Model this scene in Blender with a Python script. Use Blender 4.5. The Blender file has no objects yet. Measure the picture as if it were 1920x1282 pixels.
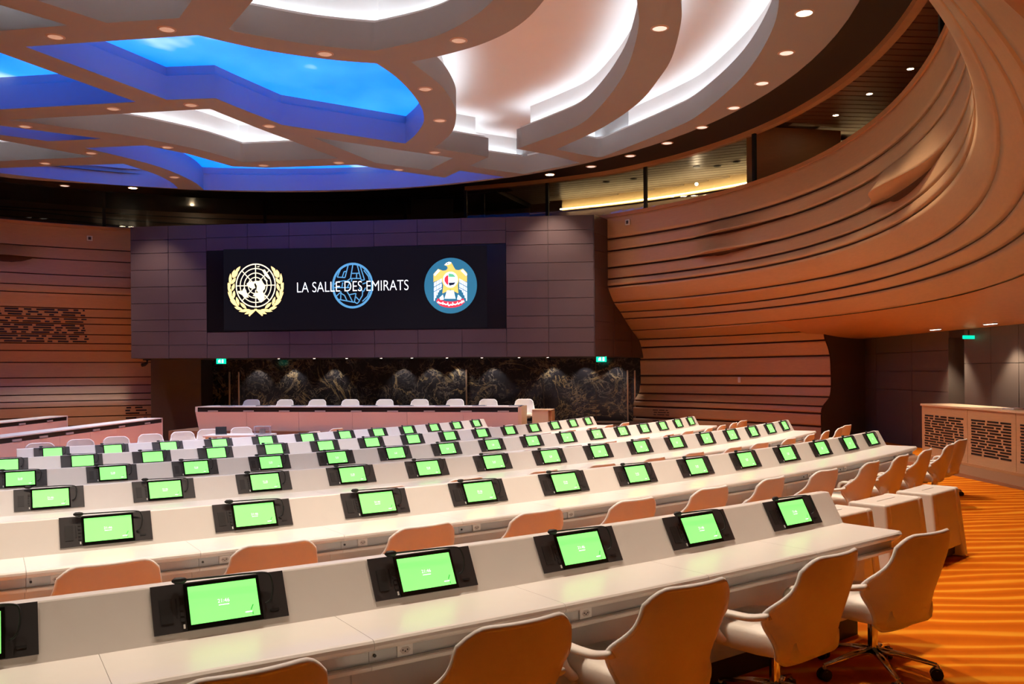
import bpy, bmesh, math, random
import numpy as np
from mathutils import Vector, Matrix
random.seed(7)
# ------------------------------------------------------------------ camera
F, Y0, ROLL, ZC = 1648.32, 697.69, -0.0075, 1.53
scn = bpy.context.scene
col = scn.collection
cd = bpy.data.cameras.new('camera'); cam = bpy.data.objects.new('camera', cd); col.objects.link(cam)
cd.sensor_width = 36.0; cd.lens = 36.0 * F / 1920.0; cd.shift_y = (Y0 - 641.0) / 1920.0
cd.clip_start = 0.05; cd.clip_end = 200
cam.location = (0, 0, ZC)
cam.rotation_euler = (Matrix.Rotation(math.pi / 2, 4, 'X') @ Matrix.Rotation(ROLL, 4, 'Z')).to_euler()
scn.camera = cam
# ------------------------------------------------------------------ light and exposure
SPOT = 330.0      # ceiling downlights, W
LAMP = 300.0     # the few bright lamps on the outer ring, W
COVE = 11.5       # white cove strips
SKY = 1.85        # luminous sky panels
world = bpy.data.worlds.new('world'); scn.world = world; world.use_nodes = True
world.node_tree.nodes['Background'].inputs[0].default_value = (1.0, 0.42, 0.14, 1)
world.node_tree.nodes['Background'].inputs[1].default_value = 0.03
scn.view_settings.view_transform = 'Standard'; scn.view_settings.look = 'None'
scn.view_settings.gamma = 1.0; scn.view_settings.use_curve_mapping = False
scn.view_settings.exposure = 0.60
scn.cycles.use_denoising = True
scn.cycles.max_bounces = 5; scn.cycles.diffuse_bounces = 4; scn.cycles.glossy_bounces = 2; scn.cycles.transmission_bounces = 2
scn.cycles.use_adaptive_sampling = True; scn.cycles.adaptive_threshold = 0.10; scn.cycles.adaptive_min_samples = 16
scn.cycles.caustics_reflective = False; scn.cycles.caustics_refractive = False
scn.cycles.sample_clamp_indirect = 4.0

# ------------------------------------------------------------------ measuring: picture point -> place
def ray(u, v):
    c, s = math.cos(ROLL), math.sin(ROLL); a, b = u - 960.0, v - Y0
    return (a * c + b * s) / F, -(-a * s + b * c) / F
def PZ(u, v, z):
    x, k = ray(u, v); t = (z - ZC) / k
    return Vector((x * t, t, z))
def PY(u, v, Y):
    x, k = ray(u, v)
    return Vector((x * Y, Y, ZC + k * Y))

# ------------------------------------------------------------------ materials
MATS = {}
def mat(name, c, rough=0.5, metal=0.0, noise=0.06, nscale=14.0, bump=0.0, stretch=None, emit=None, estr=0.0, coat=0.0, spec=None, alpha=None):
    if name in MATS: return MATS[name]
    m = bpy.data.materials.new(name); m.use_nodes = True; MATS[name] = m
    nt = m.node_tree; b = nt.nodes['Principled BSDF']
    b.inputs['Roughness'].default_value = rough; b.inputs['Metallic'].default_value = metal
    if coat: b.inputs['Coat Weight'].default_value = coat
    if spec is not None: b.inputs['Specular IOR Level'].default_value = spec
    tc = nt.nodes.new('ShaderNodeTexCoord'); mp = nt.nodes.new('ShaderNodeMapping')
    nt.links.new(tc.outputs['Object'], mp.inputs[0])
    if stretch: mp.inputs['Scale'].default_value = stretch
    n = nt.nodes.new('ShaderNodeTexNoise'); n.inputs['Scale'].default_value = nscale; n.inputs['Detail'].default_value = 4
    nt.links.new(mp.outputs[0], n.inputs['Vector'])
    mx = nt.nodes.new('ShaderNodeMix'); mx.data_type = 'RGBA'
    mx.inputs[6].default_value = tuple(max(0, x * (1 - noise)) for x in c) + (1,)
    mx.inputs[7].default_value = tuple(min(1, x * (1 + noise)) for x in c) + (1,)
    nt.links.new(n.outputs[0], mx.inputs[0]); nt.links.new(mx.outputs[2], b.inputs['Base Color'])
    if bump:
        bp = nt.nodes.new('ShaderNodeBump'); bp.inputs['Strength'].default_value = bump; bp.inputs['Distance'].default_value = 0.01
        nt.links.new(n.outputs[0], bp.inputs['Height']); nt.links.new(bp.outputs[0], b.inputs['Normal'])
    if emit:
        b.inputs['Emission Color'].default_value = tuple(emit) + (1,); b.inputs['Emission Strength'].default_value = estr
    return m
M_white = mat('white_lacquer', (0.80, 0.77, 0.73), 0.32, noise=0.02)
M_leather = mat('white_leather', (0.80, 0.74, 0.66), 0.42, noise=0.03, nscale=60, bump=0.05)
M_shell = mat('bounce_tinted_leather', (0.80, 0.70, 0.60), 0.40, noise=0.03, nscale=50, bump=0.04)  # white leather too, with orange carpet bounce tinted into its colour
M_piping = mat('pale_piping', (0.86, 0.83, 0.80), 0.5)
M_grey = mat('brushed_grey', (0.45, 0.46, 0.46), 0.35, metal=0.5, noise=0.05, nscale=8)
M_kick = mat('dark_plinth', (0.05, 0.04, 0.035), 0.6)
M_panelblk = mat('anthracite_panel', (0.035, 0.032, 0.034), 0.42, noise=0.1)
M_bezel = mat('black_bezel', (0.004, 0.005, 0.004), 0.12)
M_black = mat('matt_black', (0.006, 0.006, 0.007), 0.55)
M_softblk = mat('soft_black', (0.016, 0.015, 0.016), 0.5)
M_chrome = mat('chrome', (0.75, 0.73, 0.70), 0.10, metal=1.0, noise=0.02)
M_wood = mat('beech_veneer', (0.58, 0.345, 0.180), 0.38, noise=0.10, nscale=9, stretch=(0.6, 0.6, 5.0))
M_woodback = mat('dark_groove', (0.10, 0.035, 0.012), 0.7)
M_woodorange = mat('orange_beech', (0.56, 0.27, 0.115), 0.42, noise=0.10, nscale=9, stretch=(0.6, 0.6, 5.0))
M_brown = mat('brown_wall_panel', (0.105, 0.078, 0.066), 0.55, noise=0.05)
M_tile = mat('taupe_tile', (0.078, 0.047, 0.053), 0.5, noise=0.06, nscale=3)
M_joint = mat('dark_joint', (0.06, 0.045, 0.045), 0.7)
M_darkwood = mat('dark_wood', (0.12, 0.065, 0.042), 0.4, noise=0.25, nscale=4, stretch=(0.4, 0.4, 6.0))
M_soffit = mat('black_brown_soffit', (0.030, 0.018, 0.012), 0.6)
M_beam = mat('ceiling_paint', (0.31, 0.30, 0.30), 0.6, noise=0.02, nscale=2)
M_upper = mat('cove_paint', (0.78, 0.77, 0.76), 0.7, noise=0.02, nscale=2)
M_strip = mat('led_strip', (0.9, 0.95, 1.0), 0.5, emit=(0.82, 0.91, 1.0), estr=COVE)
M_warmstrip = mat('warm_strip', (1, 0.8, 0.4), 0.5, emit=(1.0, 0.70, 0.32), estr=13.0)
M_floorglow = mat('floor_strip', (1, 0.7, 0.3), 0.5, emit=(1.0, 0.55, 0.22), estr=7.0)
M_lens = mat('lamp_lens', (0.8, 0.75, 0.7), 0.3, emit=(1.0, 0.86, 0.72), estr=0.55)
M_lensoff = mat('lamp_lens_dim', (0.62, 0.50, 0.42), 0.3, noise=0.3, nscale=90, emit=(1.0, 0.66, 0.46), estr=0.20)
M_lenshot = mat('lamp_lens_bright', (1, 0.9, 0.7), 0.3, emit=(1.0, 0.82, 0.5), estr=30)
M_white_emit = mat('small_white_light', (1, 1, 1), 0.4, emit=(1.0, 0.93, 0.82), estr=4.0)
M_ring = mat('lamp_trim', (0.55, 0.40, 0.32), 0.4)
M_exit = mat('exit_green', (0.0, 0.5, 0.32), 0.4, emit=(0.0, 0.62, 0.36), estr=1.1)
M_exitw = mat('exit_white', (0.8, 1, 0.9), 0.4, emit=(0.75, 1.0, 0.9), estr=1.3)
M_brass = mat('bronze_handle', (0.62, 0.50, 0.36), 0.3, metal=0.7)
M_pink = mat('warm_white_front', (0.76, 0.54, 0.47), 0.45, noise=0.02)
M_podwood = mat('pale_beech', (0.74, 0.52, 0.34), 0.42, noise=0.06, nscale=8, stretch=(4, 4, 0.6))
M_sensor = mat('white_plastic', (0.82, 0.82, 0.80), 0.4)
M_paper = mat('grey_card', (0.42, 0.38, 0.38), 0.6)
M_acryl = mat('clear_acrylic_edge', (0.55, 0.55, 0.62), 0.1)

def emat(name, c, s=1.0):
    return mat(name, tuple(min(1, x) for x in c), 0.4, noise=0.0, emit=c, estr=s)
M_gold = emat('screen_gold', (0.95, 0.72, 0.26), 1.05)
M_goldL = emat('screen_pale_gold', (0.95, 0.85, 0.50), 1.0)
M_teal = emat('screen_teal', (0.018, 0.115, 0.19), 1.0)
M_globe = emat('screen_steel_blue', (0.07, 0.24, 0.40), 1.0)
M_text = emat('screen_white', (0.92, 0.97, 1.0), 1.2)
M_scrblk = mat('screen_black', (0.003, 0.003, 0.004), 0.5, spec=0.1, emit=(0.0030, 0.0026, 0.0038), estr=1.0)
M_scredge = mat('screen_edge_black', (0.002, 0.002, 0.004), 0.3)
M_red = emat('screen_red', (0.72, 0.03, 0.05), 1.0)
M_green2 = emat('screen_flag_green', (0.10, 0.42, 0.22), 1.0)
M_ink = emat('screen_ink', (0.01, 0.015, 0.03), 1.0)
M_falcon = emat('screen_falcon_gold', (0.66, 0.46, 0.10), 1.0)
M_feather = emat('screen_feather', (0.80, 0.88, 0.96), 1.0)
M_green = emat('display_green', (0.20, 0.86, 0.16), 0.95)
M_dispw = emat('display_white', (0.75, 1.0, 0.78), 1.0)
M_dispd = emat('display_dark_green', (0.02, 0.22, 0.03), 1.0)

def carpet():
    m = bpy.data.materials.new('wave_carpet'); m.use_nodes = True; nt = m.node_tree; b = nt.nodes['Principled BSDF']
    b.inputs['Roughness'].default_value = 0.95; b.inputs['Specular IOR Level'].default_value = 0.1
    tc = nt.nodes.new('ShaderNodeTexCoord')
    mp = nt.nodes.new('ShaderNodeMapping'); nt.links.new(tc.outputs['Object'], mp.inputs[0])
    mp.inputs['Rotation'].default_value = (0, 0, math.radians(-6)); mp.inputs['Scale'].default_value = (0.30, 1.0, 1.0)
    w = nt.nodes.new('ShaderNodeTexWave'); w.wave_type = 'BANDS'; w.bands_direction = 'Y'
    w.inputs['Scale'].default_value = 1.55; w.inputs['Distortion'].default_value = 9.0; w.inputs['Detail'].default_value = 2.0
    w.inputs['Detail Scale'].default_value = 0.9
    nt.links.new(mp.outputs[0], w.inputs['Vector'])
    n = nt.nodes.new('ShaderNodeTexNoise'); n.inputs['Scale'].default_value = 2.2; n.inputs['Detail'].default_value = 5
    nt.links.new(mp.outputs[0], n.inputs['Vector'])
    cr = nt.nodes.new('ShaderNodeValToRGB'); e = cr.color_ramp.elements
    e[0].position = 0.0; e[0].color = (0.58, 0.118, 0.001, 1)
    e[1].position = 0.72; e[1].color = (0.70, 0.160, 0.002, 1)
    x = cr.color_ramp.elements.new(1.0); x.color = (0.85, 0.34, 0.02, 1)
    mth = nt.nodes.new('ShaderNodeMath'); mth.operation = 'MULTIPLY_ADD'; mth.inputs[1].default_value = 0.35; 
    nt.links.new(n.outputs[0], mth.inputs[0]); 
    sub = nt.nodes.new('ShaderNodeMath'); sub.operation = 'SUBTRACT'; sub.inputs[1].default_value = 0.17
    nt.links.new(w.outputs['Fac'], sub.inputs[0]); nt.links.new(sub.outputs[0], mth.inputs[2])
    nt.links.new(mth.outputs[0], cr.inputs[0]); nt.links.new(cr.outputs[0], b.inputs['Base Color'])
    f = nt.nodes.new('ShaderNodeTexNoise'); f.inputs['Scale'].default_value = 260
    nt.links.new(tc.outputs['Object'], f.inputs['Vector'])
    bp = nt.nodes.new('ShaderNodeBump'); bp.inputs['Strength'].default_value = 0.35; bp.inputs['Distance'].default_value = 0.01
    nt.links.new(f.outputs[0], bp.inputs['Height']); nt.links.new(bp.outputs[0], b.inputs['Normal'])
    return m
M_carpet = carpet()

def marble():
    m = bpy.data.materials.new('dark_veined_marble'); m.use_nodes = True; nt = m.node_tree; b = nt.nodes['Principled BSDF']
    b.inputs['Roughness'].default_value = 0.12
    tc = nt.nodes.new('ShaderNodeTexCoord')
    prev = None
    for sc, dist, lo_, c, thr in ((0.55, 2.2, .018, (0.50, 0.36, 0.18), .42), (1.1, 1.8, .014, (0.42, 0.32, 0.20), .42), (2.6, 1.4, .022, (0.24, 0.21, 0.18), .42), (5.0, 1.0, .03, (0.08, 0.075, 0.078), .45)):
        n = nt.nodes.new('ShaderNodeTexNoise'); n.inputs['Scale'].default_value = sc; n.inputs['Detail'].default_value = 7; n.inputs['Roughness'].default_value = .62; n.inputs['Distortion'].default_value = dist
        mp = nt.nodes.new('ShaderNodeMapping'); mp.inputs['Location'].default_value = (sc * 3.1, sc * 1.7, 0); mp.inputs['Rotation'].default_value = (0, .6 * sc, 0)
        nt.links.new(tc.outputs['Object'], mp.inputs[0]); nt.links.new(mp.outputs[0], n.inputs['Vector'])
        d = nt.nodes.new('ShaderNodeMath'); d.operation = 'SUBTRACT'; d.inputs[1].default_value = .5; nt.links.new(n.outputs[0], d.inputs[0])
        ab = nt.nodes.new('ShaderNodeMath'); ab.operation = 'ABSOLUTE'; nt.links.new(d.outputs[0], ab.inputs[0])
        r = nt.nodes.new('ShaderNodeMapRange'); r.inputs[1].default_value = 0.0; r.inputs[2].default_value = lo_; r.inputs[3].default_value = 1; r.inputs[4].default_value = 0
        nt.links.new(ab.outputs[0], r.inputs[0])
        n2 = nt.nodes.new('ShaderNodeTexNoise'); n2.inputs['Scale'].default_value = .9 + sc * .3
        nt.links.new(tc.outputs['Object'], n2.inputs['Vector'])
        r2 = nt.nodes.new('ShaderNodeMapRange'); r2.inputs[1].default_value = thr; r2.inputs[2].default_value = thr + .16; nt.links.new(n2.outputs[0], r2.inputs[0])
        k = nt.nodes.new('ShaderNodeMath'); k.operation = 'MULTIPLY'; nt.links.new(r.outputs[0], k.inputs[0]); nt.links.new(r2.outputs[0], k.inputs[1])
        mx = nt.nodes.new('ShaderNodeMix'); mx.data_type = 'RGBA'; nt.links.new(k.outputs[0], mx.inputs[0])
        if prev is None: mx.inputs[6].default_value = (0.026, 0.024, 0.030, 1)
        else: nt.links.new(prev.outputs[2], mx.inputs[6])
        mx.inputs[7].default_value = c + (1,); prev = mx
    nt.links.new(prev.outputs[2], b.inputs['Base Color'])
    return m
M_marble = marble()

def skymat():
    m = bpy.data.materials.new('luminous_sky'); m.use_nodes = True; nt = m.node_tree
    b = nt.nodes['Principled BSDF']; b.inputs['Base Color'].default_value = (0.02, 0.1, 0.3, 1); b.inputs['Roughness'].default_value = 0.6
    tc = nt.nodes.new('ShaderNodeTexCoord'); mp = nt.nodes.new('ShaderNodeMapping'); mp.inputs['Scale'].default_value = (0.42, 0.30, 1)
    mp.inputs['Location'].default_value = (0.9, 0.35, 0)
    nt.links.new(tc.outputs['Object'], mp.inputs[0])
    n = nt.nodes.new('ShaderNodeTexNoise'); n.inputs['Scale'].default_value = 1.5; n.inputs['Detail'].default_value = 3.0
    nt.links.new(mp.outputs[0], n.inputs['Vector'])
    cr = nt.nodes.new('ShaderNodeValToRGB'); e = cr.color_ramp.elements
    e[0].position = 0.38; e[0].color = (0.0, 0.115, 0.90, 1); e[1].position = 0.82; e[1].color = (0.48, 0.60, 1.0, 1)
    x = e.new(0.62); x.color = (0.014, 0.165, 1.0, 1)
    nt.links.new(n.outputs[0], cr.inputs[0]); nt.links.new(cr.outputs[0], b.inputs['Emission Color'])
    b.inputs['Emission Strength'].default_value = SKY
    return m
M_sky = skymat()

def glassmat(name, tint, a):
    m = bpy.data.materials.new(name); m.use_nodes = True; nt = m.node_tree
    for n in list(nt.nodes): nt.nodes.remove(n)
    o = nt.nodes.new('ShaderNodeOutputMaterial'); t = nt.nodes.new('ShaderNodeBsdfTransparent'); t.inputs[0].default_value = tint + (1,)
    g = nt.nodes.new('ShaderNodeBsdfGlossy'); g.inputs['Roughness'].default_value = 0.02
    mx = nt.nodes.new('ShaderNodeMixShader'); mx.inputs[0].default_value = a
    nt.links.new(t.outputs[0], mx.inputs[1]); nt.links.new(g.outputs[0], mx.inputs[2]); nt.links.new(mx.outputs[0], o.inputs[0])
    return m
M_glass = glassmat('gallery_glass', (0.80, 0.80, 0.80), 0.07)
M_clear = glassmat('clear_acrylic', (0.9, 0.9, 0.95), 0.10)

# ------------------------------------------------------------------ mesh helpers
def link(o, parent=None):
    col.objects.link(o)
    if parent is not None: o.parent = parent
    return o
def mesh(name, verts, faces, smooth=False):
    me = bpy.data.meshes.new(name); me.from_pydata([tuple(v) for v in verts], [], faces); me.update()
    if smooth: me.polygons.foreach_set('use_smooth', [True] * len(me.polygons))
    return me
def obj(name, me, m=None, parent=None, **props):
    if m is not None and len(me.materials) == 0: me.materials.append(m)
    o = bpy.data.objects.new(name, me); link(o, parent)
    for k, v in props.items(): o[k] = v
    return o
def empty(name, loc=(0, 0, 0), rz=0.0, **props):
    o = bpy.data.objects.new(name, None); col.objects.link(o); o.empty_display_size = 0.1
    o.location = loc; o.rotation_euler = (0, 0, rz)
    for k, v in props.items(): o[k] = v
    return o
def tag(o, label, cat, group=None):
    o['label'] = label; o['category'] = cat
    if group: o['group'] = group
    return o
class MB:
    def __init__(s): s.v = []; s.f = []
    def add(s, vs, fs):
        b = len(s.v); s.v += [Vector(v) for v in vs]; s.f += [tuple(i + b for i in f) for f in fs]; return s
    def box(s, x0, x1, y0, y1, z0, z1):
        return s.add([(x0, y0, z0), (x1, y0, z0), (x1, y1, z0), (x0, y1, z0), (x0, y0, z1), (x1, y0, z1), (x1, y1, z1), (x0, y1, z1)],
                     [(0, 3, 2, 1), (4, 5, 6, 7), (0, 1, 5, 4), (1, 2, 6, 5), (2, 3, 7, 6), (3, 0, 4, 7)])
    def prism(s, poly, z0, z1):          # poly in xy, extruded along z
        n = len(poly)
        return s.add([(p[0], p[1], z0) for p in poly] + [(p[0], p[1], z1) for p in poly],
                     [tuple(range(n - 1, -1, -1)), tuple(range(n, 2 * n))] + [(i, (i + 1) % n, n + (i + 1) % n, n + i) for i in range(n)])
    def quadbox(s, a, b, c, d, n):       # quad with thickness vector n
        a, b, c, d, n = map(Vector, (a, b, c, d, n))
        return s.add([a, b, c, d, a + n, b + n, c + n, d + n], [(0, 3, 2, 1), (4, 5, 6, 7), (0, 1, 5, 4), (1, 2, 6, 5), (2, 3, 7, 6), (3, 0, 4, 7)])
    def tube(s, pts, r, k=8, flat=1.0, up=Vector((0, 0, 1))):
        pts = [Vector(p) for p in pts]; rs = r if isinstance(r, (list, tuple)) else [r] * len(pts); b = len(s.v)
        for i, p in enumerate(pts):
            t = (pts[min(i + 1, len(pts) - 1)] - pts[max(i - 1, 0)]).normalized()
            a = t.cross(up)
            if a.length < 1e-3: a = t.cross(Vector((0, 1, 0)))
            a.normalize(); c = a.cross(t).normalized()
            for j in range(k):
                q = 2 * math.pi * j / k
                s.v.append(p + a * math.cos(q) * rs[i] + c * math.sin(q) * rs[i] * flat)
        for i in range(len(pts) - 1):
            for j in range(k):
                s.f.append((b + i * k + j, b + i * k + (j + 1) % k, b + (i + 1) * k + (j + 1) % k, b + (i + 1) * k + j))
        s.f.append(tuple(b + j for j in range(k - 1, -1, -1))); s.f.append(tuple(b + (len(pts) - 1) * k + j for j in range(k)))
        return s
    def cyl(s, x, y, z0, z1, r, k=16, r1=None):
        r1 = r if r1 is None else r1
        return s.add([(x + r * math.cos(2 * math.pi * j / k), y + r * math.sin(2 * math.pi * j / k), z0) for j in range(k)] +
                     [(x + r1 * math.cos(2 * math.pi * j / k), y + r1 * math.sin(2 * math.pi * j / k), z1) for j in range(k)],
                     [tuple(range(k - 1, -1, -1)), tuple(range(k, 2 * k))] + [(j, (j + 1) % k, k + (j + 1) % k, k + j) for j in range(k)])
    def me(s, name, smooth=False): return mesh(name, s.v, s.f, smooth)
    def build(s, name, m, parent=None, smooth=False, bevel=0.0, seg=2, **props):
        o = obj(name, s.me(name, smooth), m, parent, **props)
        if bevel:
            bv = o.modifiers.new('bevel', 'BEVEL'); bv.width = bevel; bv.segments = seg; bv.limit_method = 'ANGLE'
        return o
def spline(pts, n=6, closed=False):
    P = [Vector(p) for p in pts]; out = []
    for i in range(len(P) - 1):
        p0 = P[max(i - 1, 0)]; p1 = P[i]; p2 = P[i + 1]; p3 = P[min(i + 2, len(P) - 1)]
        for j in range(n):
            t = j / n
            out.append(0.5 * ((2 * p1) + (p2 - p0) * t + (2 * p0 - 5 * p1 + 4 * p2 - p3) * t * t + (3 * p1 - p0 - 3 * p2 + p3) * t ** 3))
    out.append(P[-1]); return out
def copytree(o, parent=None):
    c = o.copy(); col.objects.link(c); c.parent = parent
    for ch in o.children: copytree(ch, c)
    return c
ORD = ['first', 'second', 'third', 'fourth', 'fifth', 'sixth', 'seventh', 'eighth', 'ninth', 'tenth', 'eleventh', 'twelfth',
       'thirteenth', 'fourteenth', 'fifteenth', 'sixteenth', 'seventeenth', 'eighteenth']

# ------------------------------------------------------------------ plan constants
RC = Vector((-15.865, 26.794))      # centre of the arcs of desks
ROWS = [  # R of the display line, angle of first display, number, height of camera above display, extra seats on the near side
    (27.945, .5594, 5, .806, 2), (25.877, .5553, 12, .841, 1), (23.816, .5498, 15, .907, 1),
    (21.667, .5447, 16, .971, 1), (19.373, .5415, 15, 1.036, 1), (16.929, .5783, 12, 1.107, 0)]
S = 0.8
def pol(R, a, z=0.0): return Vector((RC.x + R * math.sin(a), RC.y - R * math.cos(a), z))
FR = [r[0] for r in ROWS][::-1]; FZ = [(.806 - r[3]) for r in ROWS][::-1]
def floor_z(R): return float(np.interp(R, [0, 15.0] + FR + [40], [-.32, -.32] + FZ + [0.0]))
HC = Vector((-5.2, 12.5))           # centre of the ceiling ring and of the gallery
def ring(r, ph, z=0.0): return Vector((HC.x + r * math.cos(ph), HC.y + r * math.sin(ph), z))

# ------------------------------------------------------------------ floor
Rs = [0.5, 6, 12, 15.0] + FR + [29.0, 30.5, 33, 38]
As = [math.radians(x) for x in range(-30, 121, 3)]
v = []; f = []
for R in Rs:
    for a in As: v.append(pol(R, a, floor_z(R)))
na = len(As)
for i in range(len(Rs) - 1):
    for j in range(na - 1): f.append((i * na + j, i * na + j + 1, (i + 1) * na + j + 1, (i + 1) * na + j))
obj('floor', mesh('floor', v, f), M_carpet, kind='structure', label='orange carpet with pale wavy lines')

# ------------------------------------------------------------------ ceiling
ZB = ZC + 4.58
def poly(spec):
    """spec: list of pixel points; points given with a third value 1 are smoothed with their neighbours"""
    out = []; n = len(spec); i = 0
    run = []
    def flush():
        if len(run) > 2: out.extend([(p.x, p.y) for p in spline([(a, b, 0) for a, b in run], 5)])
        else: out.extend(run)
        run.clear()
    for p in spec:
        if len(p) == 3:
            run.append((p[0], p[1]))
            if p[2] == 2: flush()
        else:
            flush(); out.append((p[0], p[1]))
    flush()
    w = []
    for a, b in out:
        q = PZ(a, b, ZB)
        if not w or (q - w[-1]).length > 0.01: w.append(q)
    return w
HOLES = {
 'a': ('w', [(-60, -9), (0, 9), (127, 47.5), (0, 58), (-60, 63)]),
 'b': ('w', [(-120, -52), (67, 0), (201, 43), (336, 34), (360, 0), (470, -140), (60, -140)]),
 'c': ('s', [(-240, 140), (-60, 78), (0, 99), (255, 191), (0, 205), (-240, 218)]),
 'd': ('s', [(47.5, 87.5), (371, 66), (371, 66, 1), (480, 91, 1), (565, 105, 1), (640, 114, 1), (706, 119, 2), (706, 119, 1), (740, 142.5, 1), (770, 172, 1), (790, 201, 1),
             (795, 221, 1), (792, 234, 1), (778.6, 253, 1), (759.6, 269, 2), (529, 234), (440, 199), (404, 184), (312.5, 187)]),
 'e': ('w', [(15, 225), (394, 204), (480, 239), (635, 297), (460, 304), (455, 304, 1), (375, 281, 1), (250, 256, 1), (175, 245.5, 1), (75, 232, 2)]),
 'f': ('s', [(-80, 226), (0, 235.5), (190, 260), (90, 264.5), (0, 252.5), (-80, 242)]),
 'g': ('w', [(-80, 249), (0, 262.5), (175, 294), (0, 302), (-80, 306)]),
 'h': ('s', [(-100, 320), (0, 315), (232, 307), (232, 307, 1), (287.5, 325, 1), (320, 341, 1), (334, 353, 2), (334, 353, 1), (175, 344.5, 1), (37.5, 335.5, 1), (-40, 325, 2)]),
 'i': ('s', [(160, 277.5), (272.5, 272.5), (350, 288), (436, 312), (500, 314.5), (668, 309), (705, 315), (834, 333), (862.5, 320), (946, 332), (946, 332, 1), (792, 349, 1), (657, 355.5, 1),
             (520, 357.5, 1), (382.5, 356, 2), (382.5, 356, 1), (362, 340, 1), (312, 317.5, 1), (250, 299, 1), (160, 277.5, 2)]),
 'j': ('w', [(586, 257), (849, 296), (804, 319), (703, 305)]),
 'k': ('w', [(475, 0), (429, 54), (440, 59, 1), (565, 81, 1), (640, 90, 1), (702.5, 95, 2), (702.5, 95, 1), (802.5, 72.5, 1), (865, 45, 1), (920, 5, 1), (985, -70, 1), (1030, -190, 2), (640, -190)]),
 'l': ('w', [(771, 116), (771, 116, 1), (835, 102.5, 1), (910, 80, 1), (972.5, 47.5, 1), (1020, 0, 1), (1075, -85, 1), (1090, -200, 2), (1150, -210), (1150, -210, 1), (1182, -90, 1), (1194, 0, 1), (1197.5, 50, 1), (1180, 117.5, 1),
             (1155, 162.5, 1), (1125, 200, 1), (1090, 231.5, 1), (1043.5, 252, 1), (969, 279, 2), (1035, 291), (1087, 305), (981, 326), (900, 315), (881.5, 310.5), (916, 294), (814, 277.5),
             (814, 277.5, 1), (846, 250, 1), (855, 221, 1), (852, 199, 1), (835, 170, 1), (815, 150, 1), (772, 117, 2)]),
 'm': ('w', [(1043.5, 280), (1043.5, 280, 1), (1130, 239, 1), (1197, 193, 1), (1235, 148, 1), (1260.6, 106, 1), (1277, 41, 1), (1276, 0, 1), (1265, -90, 1), (1240, -190, 2), (1400, -190), (1400, -190, 1), (1452, -80, 1), (1460.6, 0, 1), (1445, 62.5, 1),
             (1395, 141, 1), (1314, 212.5, 1), (1252, 245, 1), (1130, 294, 2), (1119, 295)]),
}
RR = 9.68
def curve_mesh(name, loops, z0, h):
    cu = bpy.data.curves.new(name, 'CURVE'); cu.dimensions = '2D'; cu.fill_mode = 'BOTH'; cu.extrude = h / 2
    for L in loops:
        sp = cu.splines.new('POLY'); sp.points.add(len(L) - 1); sp.use_cyclic_u = True
        for i, p in enumerate(L): sp.points[i].co = (p[0], p[1], 0, 1)
    t = bpy.data.objects.new(name, cu); t.location = (0, 0, 0); col.objects.link(t)
    bpy.context.view_layer.update()
    me = bpy.data.meshes.new_from_object(t.evaluated_get(bpy.context.evaluated_depsgraph_get()))
    bpy.data.objects.remove(t); bpy.data.curves.remove(cu)
    me.transform(Matrix.Translation((0, 0, z0 + h / 2))); me.materials.clear(); me.name = name
    return me
POLYS = {k: (t, poly(s)) for k, (t, s) in HOLES.items()}
outer = [ring(RR, 2 * math.pi * i / 120) for i in range(120)]
BH = 0.40
ceil = obj('ceiling', curve_mesh('ceiling', [outer] + [p for _, p in POLYS.values()], ZB, BH), M_beam, kind='structure',
           label='ring shaped ceiling with interlaced beams')
obj('upper_ceiling', MB().add([ring(RR - .05, 2 * math.pi * i / 64, ZB + .86) for i in range(64)] + [ring(RR - .05, 2 * math.pi * i / 64, ZB + .92) for i in range(64)],
    [tuple(range(63, -1, -1)), tuple(range(64, 128))] + [(i, (i + 1) % 64, 64 + (i + 1) % 64, 64 + i) for i in range(64)]).me('upper_ceiling'), M_upper, ceil)
rim = MB()
for i in range(120):
    a, b = 2 * math.pi * i / 120, 2 * math.pi * (i + 1) / 120
    rim.quadbox(ring(RR - .08, a, ZB + BH), ring(RR - .08, b, ZB + BH), ring(RR - .08, b, ZB + .9), ring(RR - .08, a, ZB + .9), ring(.04, (a + b) / 2) - ring(0, 0))
rim.build('rim_wall', M_beam, ceil)
def offset_loop(L, d):
    n = len(L); out = []
    ar = sum(L[i].x * L[(i + 1) % n].y - L[(i + 1) % n].x * L[i].y for i in range(n)); sg = 1 if ar > 0 else -1
    for i in range(n):
        a = (L[i] - L[i - 1]); b = (L[(i + 1) % n] - L[i])
        na_ = Vector((a.y, -a.x, 0)).normalized() * sg; nb = Vector((b.y, -b.x, 0)).normalized() * sg
        m_ = (na_ + nb)
        m_ = m_ / max(0.5, m_.length_squared / 2) if m_.length > 1e-4 else na_
        out.append(L[i] + m_ * d)
    return out
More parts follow.
